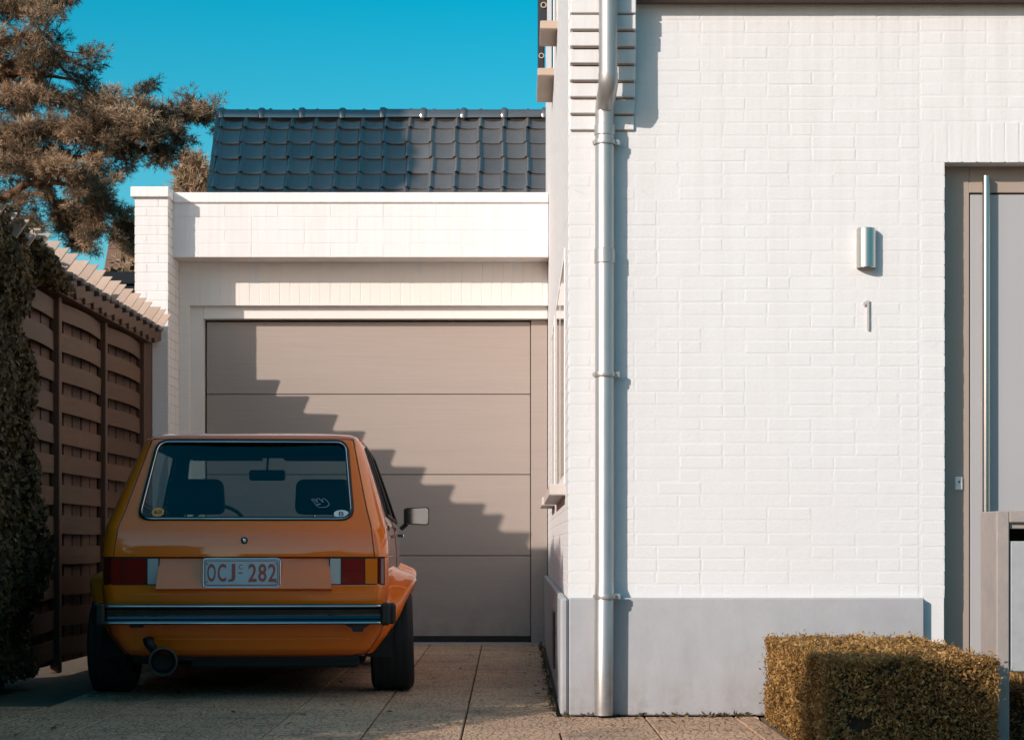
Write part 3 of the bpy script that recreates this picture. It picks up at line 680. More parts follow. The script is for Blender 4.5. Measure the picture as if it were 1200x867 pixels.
# ------------------------------------------------------------------ dark tiled roof behind the garage
RY0, RZ0 = 20.4, 4.673; RA = R(57); rx0 = PX(247, 20.4); rx1 = 1.9
rb = tag(empty('rear_building', (rx0, RY0, 0)), 'building behind the garage with a dark glazed tile roof', 'building')
nrow = 5; ex = .227; slope = nrow*ex; rise = slope*math.sin(RA); run = slope*math.cos(RA)
MB().box(.08, rx1-rx0, .25, 2*run+.2, 0, RZ0-.35).obj('wall', M['white_joint'], rb)
dz_ = .72
rm = MB(); y00, z00 = -dz_*math.cos(RA), RZ0 - dz_*math.sin(RA)
rm.prism([(y00+.03,z00-.05),(run+.03,RZ0+rise-.05),(2*run+.6,z00-.05),(2*run+.6,z00-.15),(y00+.03,z00-.15)], .02, rx1-rx0, axis='x')
roof = rm.obj('roof', M['dark_gap'], rb)
def tile_mesh():
    m = MB(); n = 14; prof = []
    w = .262
    for i in range(n+1):                               # roll on the left, then the shallow pan
        u = i/n
        if u < .30: x = .068*u/.30; z = .036*math.sin(math.pi*u/.30)
        else:
            q = (u-.30)/.70; x = .068 + (w+.012-.068)*q; z = -.010*math.sin(math.pi*q)
        prof.append((x, z))
    vs = []
    Lt = ex+.07
    for (v, lift, th) in ((0,.026,0),(.012,.030,0),(Lt,.0,0)):
        for (x,z) in prof: vs.append((x, v, z+lift))
    for (x,z) in prof: vs.append((x, 0.002, z+.026-.016))
    N1 = n+1; fs = []
    for j in range(2): fs += [(j*N1+i, j*N1+i+1, (j+1)*N1+i+1, (j+1)*N1+i) for i in range(n)]
    fs += [(3*N1+i, 3*N1+i+1, i+1, i) for i in range(n)]
    m.add(vs, fs); me = m.mesh('roof_tile'); me.materials.append(M['tile']); me.polygons.foreach_set('use_smooth',[True]*len(me.polygons)); me.set_sharp_from_angle(angle=R(50)); return me
tme = tile_mesh(); ncol = 20
for r_ in range(-3, nrow):
    for c_ in range(ncol):
        s_ = r_*ex; jx = random.uniform(-.004,.004)
        inst('roof_tile', tme, roof, (c_*.262+jx+.012*math.sin(r_*1.7), s_*math.cos(RA), RZ0+s_*math.sin(RA)), (RA+random.uniform(-.012,.012), random.uniform(-.006,.006), random.uniform(-.008,.008)))
# ridge of half-round pieces with collars
rg = MB(); hz = RZ0+rise-.035
g = MB(); g.lathe([(.098,0),(.096,.44)], 'x', 14, cap=False, a0=-.1, a1=math.pi+.1); g.lathe([(.110,-.012),(.118,.008),(.118,.040),(.106,.056)], 'x', 14, cap=False, a0=-.15, a1=math.pi+.15)
gm = g.mesh('ridge_tile'); gm.materials.append(M['tile']); gm.polygons.foreach_set('use_smooth',[True]*len(gm.polygons)); gm.set_sharp_from_angle(angle=R(40))
for k in range(12): inst('ridge_tile', gm, roof, (.0+k*.452, run, hz+random.uniform(-.004,.004)), (0,random.uniform(-.006,.006),0))
MB().box(.0, rx1-rx0, run-.07, run+.07, hz-.09, hz+.02).obj('ridge_board', M['dark_gap'], roof)
# verge pieces down the left edge
vg = MB().cbox(-.035,.02,0,ex+.02,-.10,.05,.008); vme = vg.mesh('verge_tile'); vme.materials.append(M['tile'])
for r_ in range(-3, nrow):
    s_ = r_*ex; inst('verge_tile', vme, roof, (0, s_*math.cos(RA), RZ0+s_*math.sin(RA)+.004), (RA-.05,0,0))

# ------------------------------------------------------------------ climbing hedge on the left
def hedge_left():
    root = tag(empty('climbing_hedge', (-3.1, 9.0, 0)), 'tall dark ivy hedge spilling over the fence at the left edge', 'hedge')
    def face_x(y, z):
        b = np.interp(z, [0,.5,1.0,1.6,2.1,2.4,2.62,2.75], [-2.88,-2.82,-2.80,-2.86,-2.87,-2.82,-2.85,-3.0])
        return b
    def top(y): return np.interp(y, [5.60,5.90,6.40,7.25,10.9,11.3], [1.20,1.38,1.85,2.58,2.66,2.60])
    n = 52000; r = RNG
    y = np.where(r.uniform(0,1,n) < .62, r.uniform(9.3,11.35,n), r.uniform(5.58,9.4,n)); z = r.uniform(0.02,1,n)*top(y)
    P0 = np.stack([np.zeros(n), y, z],1)
    bul = .06*noise3(P0,2.1,3) + .05*noise3(P0,6.5,4)
    endf = np.clip((11.25 - y + .10*noise3(P0,3,9))/.22, -2, 1); x = face_x(y,z) + bul - np.clip(1-endf,0,3)*.13 - r.exponential(.045,n)
    ok = endf > -1.4
    P = np.stack([x,y,z],1)[ok]; Nn = np.tile([.9,-.35,.25],(len(P),1))
    tone = .42+.28*noise3(P,5,6)
    # front end and top
    n2 = 9000; z2 = r.uniform(0,1,n2); x2 = r.uniform(-3.9,-2.75,n2); zz = z2*2.6; y2 = np.interp(zz,[0,1.20,1.38,1.85,2.6],[5.56,5.62,5.9,6.4,7.25]) + r.exponential(.05,n2)
    P2 = np.stack([x2,y2,zz],1); N2 = np.tile([0,-1,.3],(n2,1))
    n3 = 12000; y3 = r.uniform(6.5,11.9,n3); x3 = r.uniform(-3.9,-2.80,n3) - np.clip(y3-11.0,0,1)*.12; P3 = np.stack([x3,y3,np.zeros(n3)],1); z3 = top(np.clip(y3,0,11.2)) + .07*noise3(P3,3,12) - r.exponential(.04,n3) + .04 - np.clip(y3-11.2,0,2)*.10
    P3[:,2] = z3; N3 = np.tile([.1,-.2,1],(n3,1))
    # the sprawl over the rail
    n4 = 5200; t = r.uniform(0,1,n4)**.8; y4 = 11.0+t*1.15; rad = .14*(1-.75*t); a = r.uniform(0,6.28,n4); q = r.uniform(0,1,n4)**.5
    P4 = np.stack([-2.88-.04*t+np.cos(a)*rad*q, y4, 2.50-.05*t+np.sin(a)*rad*.85*q],1); N4 = np.stack([np.cos(a),-.4*np.ones(n4),np.sin(a)],1)
    PA = np.concatenate([P,P2,P3,P4]); NA = np.concatenate([Nn,N2,N3,N4])
    tn = .42+.28*noise3(PA,5,6)
    leaf_mesh('foliage', PA-np.array([-3.1,9.0,0]), NA, .042, M['ivy'], root, tone=tn, aspect=.72, jit=.55)
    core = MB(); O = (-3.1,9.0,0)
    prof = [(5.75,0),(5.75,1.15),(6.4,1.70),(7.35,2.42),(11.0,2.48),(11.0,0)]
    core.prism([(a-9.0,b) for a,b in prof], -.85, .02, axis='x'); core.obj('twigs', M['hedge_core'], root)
    tb = MB()
    for k in range(26):
        y0 = random.uniform(9.6,10.7); z0 = random.uniform(.2,2.0); p = Vector((-2.97,y0,z0)); pts = [p-Vector(O)]
        for i in range(4): p = p + Vector((random.uniform(-.01,.09), random.uniform(-.05,.1), random.uniform(-.05,.14))); pts.append(p-Vector(O))
        tb.tube(pts, [.006,.005,.004,.003,.002], 5)
    tb.obj('branch', M['bark'], root, kind='stuff')
hedge_left()
# clipped hedges in front of the house
def clipped(name, x0, x1, y0, y1, h, n, label, mkey='hedge', seed=2):
    root = tag(empty(name, ((x0+x1)/2, (y0+y1)/2, 0)), label, 'hedge', 'clipped hedges in front of the house'); c = np.array([(x0+x1)/2,(y0+y1)/2,0])
    ar = [(x1-x0)*(y1-y0)*1.2, (y1-y0)*h, (x1-x0)*h*1.1, (y1-y0)*h*.5]; w = np.array(ar)/sum(ar); cn = (w*n).astype(int); P = []; N = []
    r = RNG
    def U(a,b,k): return r.uniform(a,b,k)
    P.append(np.stack([U(x0,x1,cn[0]),U(y0,y1,cn[0]),np.full(cn[0],h)],1)); N.append(np.tile([0,0,1],(cn[0],1)))
    P.append(np.stack([np.full(cn[1],x0),U(y0,y1,cn[1]),U(0,h,cn[1])],1)); N.append(np.tile([-1,0,0],(cn[1],1)))
    P.append(np.stack([U(x0,x1,cn[2]),np.full(cn[2],y0),U(0,h,cn[2])],1)); N.append(np.tile([0,-1,0],(cn[2],1)))
    P.append(np.stack([np.full(cn[3],x1),U(y0,y1,cn[3]),U(0,h,cn[3])],1)); N.append(np.tile([1,0,0],(cn[3],1)))
    P = np.concatenate(P); N = np.concatenate(N).astype(float)
    b = .016*noise3(P,9,seed)+.010*noise3(P,30,seed+1)
    hole = noise3(P,22,seed+8)+.5*noise3(P,50,seed+9) > -.78
    P = P[hole]; N = N[hole]; b = b[hole]
    P = P + N*(b - r.exponential(.010,len(P)))[:,None] + r.normal(0,.004,P.shape)
    # soften the arrises
    rr = .035
    for ax,(lo,hi) in ((0,(x0,x1)),(1,(y0,y1))):
        pass
    tn = .5+.22*noise3(P,12,seed+3)+.12*noise3(P,45,seed+4)
    leaf_mesh('foliage', P-c, N, .017, M[mkey], root, tone=tn, aspect=.42, jit=1.1)
    tw = MB()
    for q in r.choice(len(P),260,False):
        a_ = P[q]-c; d_ = N[q]*r.uniform(.5,1)+r.normal(0,.5,3); d_ /= np.linalg.norm(d_); L0 = r.uniform(.02,.06); tw.tube([a_-d_*L0, a_-d_*L0*.4+r.normal(0,.003,3), a_+d_*.018], [.0016,.0013,.0008], 4, cap=False)
    tw.obj('twig', M['bark'], root, kind='stuff')
    k = len(P)//26; idx = r.choice(len(P),k,False)             # young shoots standing proud
    leaf_mesh('shoot', P[idx]-c+N[idx]*r.uniform(.004,.030,k)[:,None], N[idx]*.2+r.normal(0,1,(k,3))*.6, .022, M[mkey], root, tone=np.full(k,.8), aspect=.35, jit=.9)
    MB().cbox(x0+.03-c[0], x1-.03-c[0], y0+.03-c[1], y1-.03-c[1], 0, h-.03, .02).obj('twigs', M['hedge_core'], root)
    return root
clipped('clipped_hedge', 1.150, 1.805, 7.10, 8.85, .385, 85000, 'low clipped bronze hedge against the house plinth left of the concrete mailbox stand')
clipped('clipped_hedge', 1.83, 2.75, 7.62, 8.85, .262, 30000, 'lowest clipped hedge behind the mailbox stand at the right edge', seed=9)
# soil strip below them
MB().box(1.145,3.2,6.9,8.96,-.05,-.004).obj('planting_bed', M['soil'], kind='structure')

# ------------------------------------------------------------------ concrete stand with letter box
SY = 7.28; sx0 = PX(1168,SY); szt = PZ(598,SY)
st = tag(empty('mailbox_stand', (sx0, SY, 0)), 'weathered concrete mailbox stand with blue grey box at the right edge', 'mailbox stand')
up = MB().cbox(0, PX(1183,SY)-sx0, 0, .255, 0, szt-.002, .004).obj('upright', M['concrete'], st)
wS = .62
MB().cbox(wS-.05, wS, 0, .255, 0, szt-.002, .004).obj('upright', M['concrete'], st)
MB().cbox(PX(1183,SY)-sx0+.0005, wS-.0505, .0005, .255, szt-.047, szt, .004).obj('lintel', M['concrete'], st)
bx0 = PX(1184.6,SY)-sx0; zb0, zb1 = PZ(787,SY), PZ(634,SY)
bxo = MB().cbox(bx0+.002, wS-.056, .008, .25, zb0, zb1, .004).obj('letter_box', M['box_grey'], st)
MB().box(bx0, wS-.054, .235, .25, zb1+.001, szt-.0475).obj('box_back', M['dark_gap'], st)
MB().cbox(bx0+.001, wS-.054, .02, .23, szt-.070, szt-.050, .002).obj('flap', M['concrete'], st)

# dry leaves blown over the drive, weeds along the wall foot
r = RNG
LP = np.concatenate([np.stack([r.uniform(-2.4,.15,70), r.uniform(7.0,13.5,70), np.full(70,.006)],1), np.stack([.16-r.exponential(.04,40), r.uniform(9.0,15.3,40), np.full(40,.008)],1), np.stack([r.uniform(.2,1.1,26), 8.93-r.exponential(.10,26), np.full(26,.007)],1)])
leaf_mesh('dry_leaves', LP, np.tile([0,0,1],(len(LP),1)), .034, M['bush'], None, aspect=.6, jit=.28, kind='stuff', label='dry leaves scattered over the driveway', category='leaves')
WP = np.concatenate([np.stack([.172-np.abs(r.normal(0,.012,420)), r.uniform(9.0,15.5,420), r.uniform(0,.03,420)],1), np.stack([r.uniform(.2,1.1,90), 8.964-np.abs(r.normal(0,.006,90)), r.uniform(0,.02,90)],1)])
leaf_mesh('weeds', WP, np.tile([-.4,-.3,.6],(len(WP),1)), .026, M['ivy'], None, aspect=.3, jit=.9, kind='stuff', label='small weeds growing along the foot of the house wall', category='weeds')
# ------------------------------------------------------------------ the orange hatchback
M['paint'] = mat('orange_paint', (1.0,.190,.003), .32, coat=1.0, spec=.3)
M['liner'] = mat('dark_car_liner', (.012,.013,.014), .8)
M['rubber'] = mat('black_rubber', (.012,.012,.013), .55)
M['tyre'] = mat('tyre_rubber', (.016,.016,.017), .75, bump=(120,.3,.002))
M['chrome'] = mat('chrome', (.75,.76,.77), .10, metal=1)
M['bumper_steel'] = mat('darkened_bumper_steel', (.085,.105,.115), .16, metal=1, bump=(30,.04,.002))
M['glass'] = glass_mat('car_glass', (.66,.76,.76))
M['lamp_red'] = mat('red_lamp_lens', (.24,.012,.008), .12, coat=1, bump=(400,.1,.001))
M['lamp_amber'] = mat('amber_lamp_lens', (.85,.19,.008), .12, coat=1, bump=(400,.1,.001))
M['lamp_dark_red'] = mat('dark_red_lamp_lens', (.10,.008,.006), .12, coat=1)
M['lamp_clear'] = mat('clear_lamp_lens', (.50,.53,.53), .12, coat=1, bump=(300,.2,.002))
M['plate'] = mat('number_plate_white', (.50,.58,.63), .35, bump=(60,.05,.001))
M['plate_red'] = mat('number_plate_red', (.42,.09,.06), .45)
M['sticker_orange'] = mat('orange_sticker', (.85,.36,.09), .5)
M['sticker_white'] = mat('white_sticker', (.75,.77,.77), .5)
M['ink'] = mat('black_ink', (.015,.015,.015), .5)
M['rim'] = mat('wheel_alloy', (.50,.50,.50), .3, metal=.9)
M['seat'] = mat('black_seat_cloth', (.014,.014,.015), .85, bump=(200,.3,.002))
M['exhaust'] = mat('sooty_exhaust', (.05,.045,.042), .5, metal=.6)
M['exhaust_lip'] = mat('worn_exhaust_lip', (.09,.082,.076), .5, metal=.8)
M['mirror_glass'] = mat('mirror_glass', (.34,.33,.32), .05, metal=1)

M['paint'].node_tree.nodes['Principled BSDF'].inputs['Coat IOR'].default_value = 1.62
CX0, CY0, CYAW = -1.464, 9.95, R(3.0)
car = tag(empty('parked_car', (CX0, CY0, 0), CYAW), 'orange vintage two door hatchback parked facing the garage door', 'car')
kz = [.22,.26,.34,.44,.56,.60,.745,.7505,.757,.772,.81,.85,.88,.905,.92,.945,1.0,1.2,1.36,1.40,1.425,1.44]
kw = [.655,.70,.755,.785,.797,.80,.80,.80,.80,.80,.797,.793,.789,.785,.783,.776,.757,.690,.632,.612,.588,.552]
ky = [.11,.06,.03,.01,.0,.0,.016,.018,-.006,-.0055,-.002,.005,.014,.026,.038,.062,.115,.302,.450,.490,.535,.600]
kf = [3.5,3.66,3.72,3.74,3.74,3.73,3.70,3.69,3.68,3.64,3.45,3.2,3.04,2.92,2.86,2.75,2.64,2.33,2.08,2.01,1.93,1.80]
kr = [.08,.08,.08,.075,.07,.07,.07,.07,.07,.07,.073,.077,.08,.082,.085,.09,.09,.085,.075,.075,.08,.09]
I = lambda z, t: np.interp(z, kz, t)
taper = lambda y: 1 - .055*((np.asarray(y)-1.95)/1.95)**2
def rear_y(x, z): return I(z,ky) + .022*(np.asarray(x)/I(z,kw))**2
def side_x(y, z): return I(z,kw)*taper(y)
rows = np.unique(np.concatenate([np.round(np.linspace(.22,1.44,74),4), kz]))
NR, NA, NS, NF = 34, 9, 150, 16
def half_ring(z):
    w, y0, y1, r = (float(I(z,t)) for t in (kw,ky,kf,kr)); pts = []; kind = []
    tr, tf = float(taper(y0)), float(taper(y1)); wr = w*tr; wf = w*tf; xr = wr - r; rf_ = .06
    for i in range(NR): x = xr*i/NR; pts.append((x, y0+.022*(x/w)**2)); kind.append('r')
    yb = y0+.022*(xr/w)**2
    for i in range(NA):
        a = math.pi/2*i/NA; pts.append((xr + r*math.sin(a), yb + r*(1-math.cos(a)))); kind.append('c')
    ya, yz = yb+r, y1-rf_
    for i in range(NS):
        y = ya+(yz-ya)*i/NS; pts.append((w*float(taper(y)), y)); kind.append('s')
    xe = w*float(taper(yz)) - rf_
    for i in range(NA):
        a = math.pi/2*i/NA; pts.append((xe + rf_*math.cos(a), yz + rf_*math.sin(a))); kind.append('c')
    for i in range(NF+1): x = xe*(1-i/NF); pts.append((x, y1 + .05*(1-(x/xe)**2))); kind.append('f')
    return pts, kind
V = []; kinds = None
for z in rows:
    p, kd = half_ring(z); full = [(x,y,z) for x,y in p] + [(-x,y,z) for x,y in p[-2:0:-1]]
    kinds = kd + kd[-2:0:-1]; V.append(full)
V = np.array(V); nz_, nc = V.shape[:2]
zc = V[-1]; ctr = zc.mean(0); ycen = .5*(zc[:,1].min()+zc[:,1].max())
caps = []
for s in (.96,.90,.78,.6,.4,.2):
    q = zc.copy(); q[:,0] *= s; q[:,1] = ycen + (q[:,1]-ycen)*(1-(1-s)*.55 if s > .5 else 1-(1-s)*.6); q[:,2] = 1.44 + .021*(1-s**2.2); caps.append(q)
for q in caps: V = np.concatenate([V, q[None]])
nz_ = len(V)
verts = V.reshape(-1,3).copy()
faces = []; fk = []
for j in range(nz_-1):
    for i in range(nc):
        i2 = (i+1) % nc; faces.append((j*nc+i, j*nc+i2, (j+1)*nc+i2, (j+1)*nc+i)); fk.append(kinds[i] if kinds[i]==kinds[i2] else 'e')
# close the roof
top = (nz_-1)*nc; verts = np.concatenate([verts, [[0, ycen, 1.4615]]]); tc = len(verts)-1
for i in range(nc): faces.append((top+i, top+(i+1)%nc, tc)); fk.append('t')
fk = np.array(fk); faces_a = faces
cent = np.array([verts[list(f)].mean(0) for f in faces])
def rounded(poly, r, n=6):
    """polygon with rounded corners"""
    out = []; m = len(poly)
    for i in range(m):
        p, a, b = (np.array(poly[k % m], float) for k in (i, i-1, i+1)); u = (a-p)/np.linalg.norm(a-p); v = (b-p)/np.linalg.norm(b-p)
        rr = r[i] if hasattr(r,'__len__') else r
        p0, p1 = p+u*rr, p+v*rr
        for k in range(n+1):
            t = k/n; out.append(tuple((1-t)**2*p0 + 2*t*(1-t)*p + t*t*p1))
    return out
def inside(P, poly):
    poly = np.array(poly); x, y = P[:,0], P[:,1]; c = np.zeros(len(P), bool); j = len(poly)-1
    for i in range(len(poly)):
        xi, yi = poly[i]; xj, yj = poly[j]
        c ^= ((yi > y) != (yj > y)) & (x < (xj-xi)*(y-yi)/(yj-yi+1e-12)+xi); j = i
    return c
def nearest(p, poly):
    best = None; poly = np.array(poly)
    A = poly; Bq = np.roll(poly,-1,0); d = Bq-A; t = np.clip(((p-A)*d).sum(1)/((d*d).sum(1)+1e-12),0,1); q = A+d*t[:,None]; k = ((q-p)**2).sum(1).argmin(); return q[k]
W_rear = rounded([(-.568,.957),(.568,.957),(.518,1.392),(-.518,1.392)], [.065,.065,.055,.055], 8)
W_front = rounded([(-.665,.985),(.665,.985),(.545,1.385),(-.545,1.385)], .05)
S_q = rounded([(.52,.985),(1.03,.972),(1.03,1.375),(.80,1.370)], [.03,.02,.02,.05])
S_d = rounded([(1.09,.970),(2.42,.960),(2.02,1.372),(1.09,1.377)], [.02,.03,.04,.02])
ang = np.linspace(0,2*math.pi,40,endpoint=False)
A_r = [(.62+.345*math.cos(a), .28+.345*math.sin(a)) for a in ang]; A_f = [(3.02+.335*math.cos(a), .28+.335*math.sin(a)) for a in ang]
kill = np.zeros(len(faces), bool); snaps = []
for poly, ks, ax in ((W_rear,'r',(0,2)), (W_front,'f',(0,2)), (S_q,'s',(1,2)), (S_d,'s',(1,2)), (A_r,'s',(1,2)), (A_f,'s',(1,2))):
    ok = (fk == ks) & (cent[:,2] < 1.42)
    if ks == 's': ok |= (fk == 'e') & (np.abs(cent[:,0]) > .4)
    m_ = ok & inside(cent[:,ax], poly); kill |= m_; snaps.append((m_, poly, ax, ks))
alive = set(v for f, k in zip(faces, kill) if not k for v in f)
for m_, poly, ax, ks in snaps:
    bv = set(v for f, k in zip(faces, m_) if k for v in f) & alive
    for v in bv:
        if ks in 's' and verts[v][2] < .221: continue
        q = nearest(verts[v][list(ax)], poly)
        if np.linalg.norm(q - verts[v][list(ax)]) > .04: continue
        if ks == 's':
            s = 1 if verts[v][0] > 0 else -1; verts[v] = (s*float(side_x(q[0], q[1])), q[0], q[1])
        elif ks == 'r': verts[v] = (q[0], float(rear_y(q[0], q[1])), q[1])
        else: verts[v][0], verts[v][2] = q
used = sorted(alive); mp_ = {v:i for i,v in enumerate(used)}
body = MB().add(verts[used], [tuple(mp_[v] for v in f) for f, k in zip(faces, kill) if not k])
body_o = body.obj('body', [M['paint'], M['liner']], car, smooth=32)
body_o.data.materials.append(M['liner']) if len(body_o.data.materials) < 2 else None
so = body_o.modifiers.new('skin_thickness','SOLIDIFY'); so.thickness = .016; so.offset = -1; so.material_offset = 1; so.material_offset_rim = 0
# a pane that follows the body
def pane(name, poly, f, parent, push, m=None):
    c = np.mean(poly,0); vs = []; n = len(poly); fs = []
    for s in (1,.8,.55,.3): vs += [f(*(c+(np.array(p)-c)*s), push) for p in poly]
    vs.append(f(*c, push))
    for k in range(3): fs += [(k*n+i, k*n+(i+1)%n, (k+1)*n+(i+1)%n, (k+1)*n+i) for i in range(n)]
    fs += [(3*n+i, 3*n+(i+1)%n, 4*n) for i in range(n)]
    return MB().add(vs,fs).obj(name, m or M['glass'], parent, smooth=True)
fr_ = lambda x,z,p=0: (x, float(rear_y(x,z))+p, z)
def front_y(x,z):
    w=float(I(z,kw)); y1=float(I(z,kf)); return y1 + .05*(1-min(1,abs(x)/(w-.06))**2)
ff_ = lambda x,z,p=0: (x, front_y(x,z)-p, z)
rw = pane('rear_window', W_rear, fr_, car, .006)
def loop3(poly, f, push): return [f(p[0], p[1], push) for p in poly]
def dens(poly, k=3):
    out = []
    for a, b in zip(poly, poly[1:]+poly[:1]):
        for t in range(k): out.append((a[0]+(b[0]-a[0])*t/k, a[1]+(b[1]-a[1])*t/k))
    return out
def scaled(poly, d):
    c = np.mean(poly,0); return [tuple(np.array(p)+ (np.array(p)-c)/np.linalg.norm(np.array(p)-c)*d) for p in poly]
MB().tube(loop3(dens(W_rear), fr_, -.001), .0125, 8, closed=True).obj('window_seal', M['rubber'], rw, smooth=True)
MB().tube(loop3(dens(scaled(W_rear,-.004)), fr_, -.0115), .0042, 6, closed=True).obj('chrome_trim', M['chrome'], rw, smooth=True)
ws = pane('windscreen', W_front, ff_, car, .006); MB().tube(loop3(dens(W_front), ff_, 0), .012, 6, closed=True).obj('window_seal', M['rubber'], ws, smooth=True)
for s in (1,-1):
    fs_ = lambda y,z,p=0,s=s: (s*(float(side_x(y,z))-p), y, z)
    for poly, nm in ((S_q,'quarter_window'),(S_d,'door_window')):
        q = pane(nm, poly, fs_, car, .006); MB().tube(loop3(dens(poly), fs_, -.002), .010, 6, closed=True).obj('window_seal', M['rubber'], q, smooth=True)
    # belt trim strip, door gap, handle
    MB().tube([fs_(y,.757,-.001) for y in np.linspace(.12,3.5,40)], .004, 6).obj('belt_trim', M['chrome'], car, smooth=True)
    MB().tube([fs_(1.06,z,.001) for z in np.linspace(.30,.96,14)], .0035, 5).obj('door_gap', M['ink'], car)
    h = MB(); h.cbox(s*.795-.004 if s>0 else -.833, .833 if s>0 else -.795+.004, 1.16, 1.32, .862, .884, .004); h.obj('door_handle', M['chrome'], car)
    for k in range(3): pass
    vt = MB()
    for k in range(3): vt.box(*(sorted((s*(float(side_x(.40+.02*k,.92))-.004), s*(float(side_x(.40+.02*k,.92))+.003)))), .34+.035*k, .362+.035*k, .84, .925)
    vt.obj('air_outlet', M['ink'], car)
    # drip rail along the roof edge
    MB().tube([fs_(y, 1.408-.0*y, -.006) for y in np.linspace(.60,1.95,24)], .007, 6).obj('drip_rail', M['paint'], car, smooth=True)
# tailgate: gap round it, lip, lock, stickers
def rl(pts, r, name, m, parent=car, push=.0): return MB().tube([fr_(x,z,push) for x,z in pts], r, 6).obj(name, m, parent, smooth=True)
for s in (1,-1):
    pts = [(s*np.interp(z,[.757,.92,1.0,1.40],[.688,.668,.645,.558]), z) for z in np.linspace(.757,1.405,26)]
    rl(pts, .0028, 'tailgate_gap', M['ink'], push=.0006)
rl([(x,.753) for x in np.linspace(-.715,.715,30)], .0035, 'tailgate_gap', M['ink'], push=-.004)
rl([(x,1.4075) for x in np.linspace(-.555,.555,30)], .0028, 'tailgate_gap', M['ink'], push=.0006)
lz = .842; ly = float(rear_y(0,lz))
lk = MB().lathe([(.0185,.006),(.0185,-.004),(.015,-.007),(.0125,-.006)], 'y', 24, (0,ly,lz)).obj('tailgate_lock', M['rubber'], car, smooth=35)
MB().lathe([(.0105,-.004),(.0105,-.012),(.006,-.0135)], 'y', 20, (0,ly,lz)).obj('lock_barrel', M['chrome'], lk, smooth=35)
def on_glass(o, x, z, push=-.0015):
    o.location = fr_(x, z, push); o.rotation_euler = (-math.atan2(.187,.2),0,0)
# recessed-looking plate panel whose face leans up to the sky
pp_ = MB(); tp = [(-.452,.742),(.452,.742),(.452,.742),(-.452,.742)]
a = [(-.448,float(rear_y(.448,.742))-.004,.742),(.448,float(rear_y(.448,.742))-.004,.742),(.462,-.036,.588),(-.462,-.036,.588),(-.462,.02,.572),(.462,.02,.572),(.448,.04,.742),(-.448,.04,.742)]
pp_.add(a, [(0,1,2,3),(3,2,5,4),(0,3,4,7),(1,6,5,2),(4,5,6,7),(0,7,6,1)]); pnl = pp_.obj('plate_panel', M['paint'], car)
lean = math.atan2(.05,.154)
pr2 = empty('number_plate', (-.012, -.024, .671), parent=car); pr2.rotation_euler = (-.06,0,0)
MB().cbox(-.198,.198,-.006,.006,-.071,.071,.0035).obj('plate_blank', M['plate'], pr2)
bd = MB()
bl = rounded([(-.191,-.064),(.191,-.064),(.191,.064),(-.191,.064)], .014)
bd.tube([(x,-.0062,z) for x,z in bl], .0022, 5, closed=True); bd.obj('plate_border', M['plate_red'], pr2)
fm = MB(); fm.tube([(x,-.003,z) for x,z in rounded([(-.202,-.075),(.202,-.075),(.202,.075),(-.202,.075)],.018)], .0045, 6, closed=True); fm.obj('plate_frame', M['chrome'], pr2, smooth=True)
def lettering(txt, size, sx, loc, m, parent, ext=.0012, name='lettering', bold=0):
    me = text_mesh(txt, size, sx, ext); o = link(name, me, m, parent, loc); return o
def fitted(txt, x0, x1, z0, z1, loc, m, parent, bold=.0):
    me = text_mesh(txt, .1, 1, .0012, bold); v = np.empty(len(me.vertices)*3); me.vertices.foreach_get('co', v); v = v.reshape(-1,3)
    lo, hi = v.min(0), v.max(0); v[:,0] = x0+(v[:,0]-lo[0])*(x1-x0)/(hi[0]-lo[0]); v[:,2] = z0+(v[:,2]-lo[2])*(z1-z0)/(hi[2]-lo[2])
    me.vertices.foreach_set('co', v.ravel()); me.update(); return link('lettering', me, m, parent, loc)
for ch, a_, b_ in (('O',-.180,-.134),('C',-.125,-.080),('J',-.071,-.032),('2',.036,.080),('8',.088,.132),('2',.140,.183)):
    fitted(ch, a_, b_, -.047, .048, (0,-.0068,0), M['plate_red'], pr2, .0016)
fitted('C', -.014, .006, .018, .044, (0,-.0068,0), M['plate_red'], pr2, .001)
MB().box(-.017,.005,-.0072,-.0060,-.004,.003).obj('plate_dash', M['plate_red'], pr2)
for x in (-.182,.182):
    for z in (-.048,.048): MB().lathe([(.004,-.006),(.004,-.008)], 'y', 8, (x,0,z)).obj('plate_screw', M['exhaust'], pr2)
for x in (-.135,.150): MB().cbox(x-.022,x+.022,-.018,.012,.738,.752,.004).obj('plate_lamp', M['chrome'], car)
# tail lamps
for s in (1,-1):
    t = empty('tail_lamp', (0,0,0), parent=car)
    def seg(x0,x1,name,m,dp=-.014,z0=.612,z1=.746):
        g = MB(); n = 6; vs = []
        for i in range(n+1):
            x = x0+(x1-x0)*i/n; yb = float(rear_y(min(x,.70),.68)) + (max(0,x-.69)**2*6)
            for z in (z0,z1): vs.append((s*x, yb+dp, z))
            for z in (z0,z1): vs.append((s*x, yb+.02, z))
        fs = []
        for i in range(n): o=i*4; fs += [(o,o+4,o+5,o+1),(o+1,o+5,o+7,o+3),(o+2,o+3,o+7,o+6),(o,o+2,o+6,o+4)]
        fs += [(0,1,3,2),(n*4,n*4+2,n*4+3,n*4+1)]
        return g.add(vs,fs).obj(name, m, t)
    seg(.447,.742,'lamp_housing',M['ink'],-.009,.606,.752)
    seg(.453,.508,'reversing_lens',M['lamp_clear'])
    seg(.516,.633,'brake_lens',M['lamp_red'],-.014,.612,.676); seg(.516,.633,'reflector_lens',M['lamp_red'],-.013,.6785,.746)
    seg(.6395,.703,'indicator_lens',M['lamp_amber'] if s > 0 else M['lamp_red'])  # left lens red instead of amber: deep shade put into its colour
    seg(.7055,.738,'edge_lens',M['lamp_dark_red'],-.012)
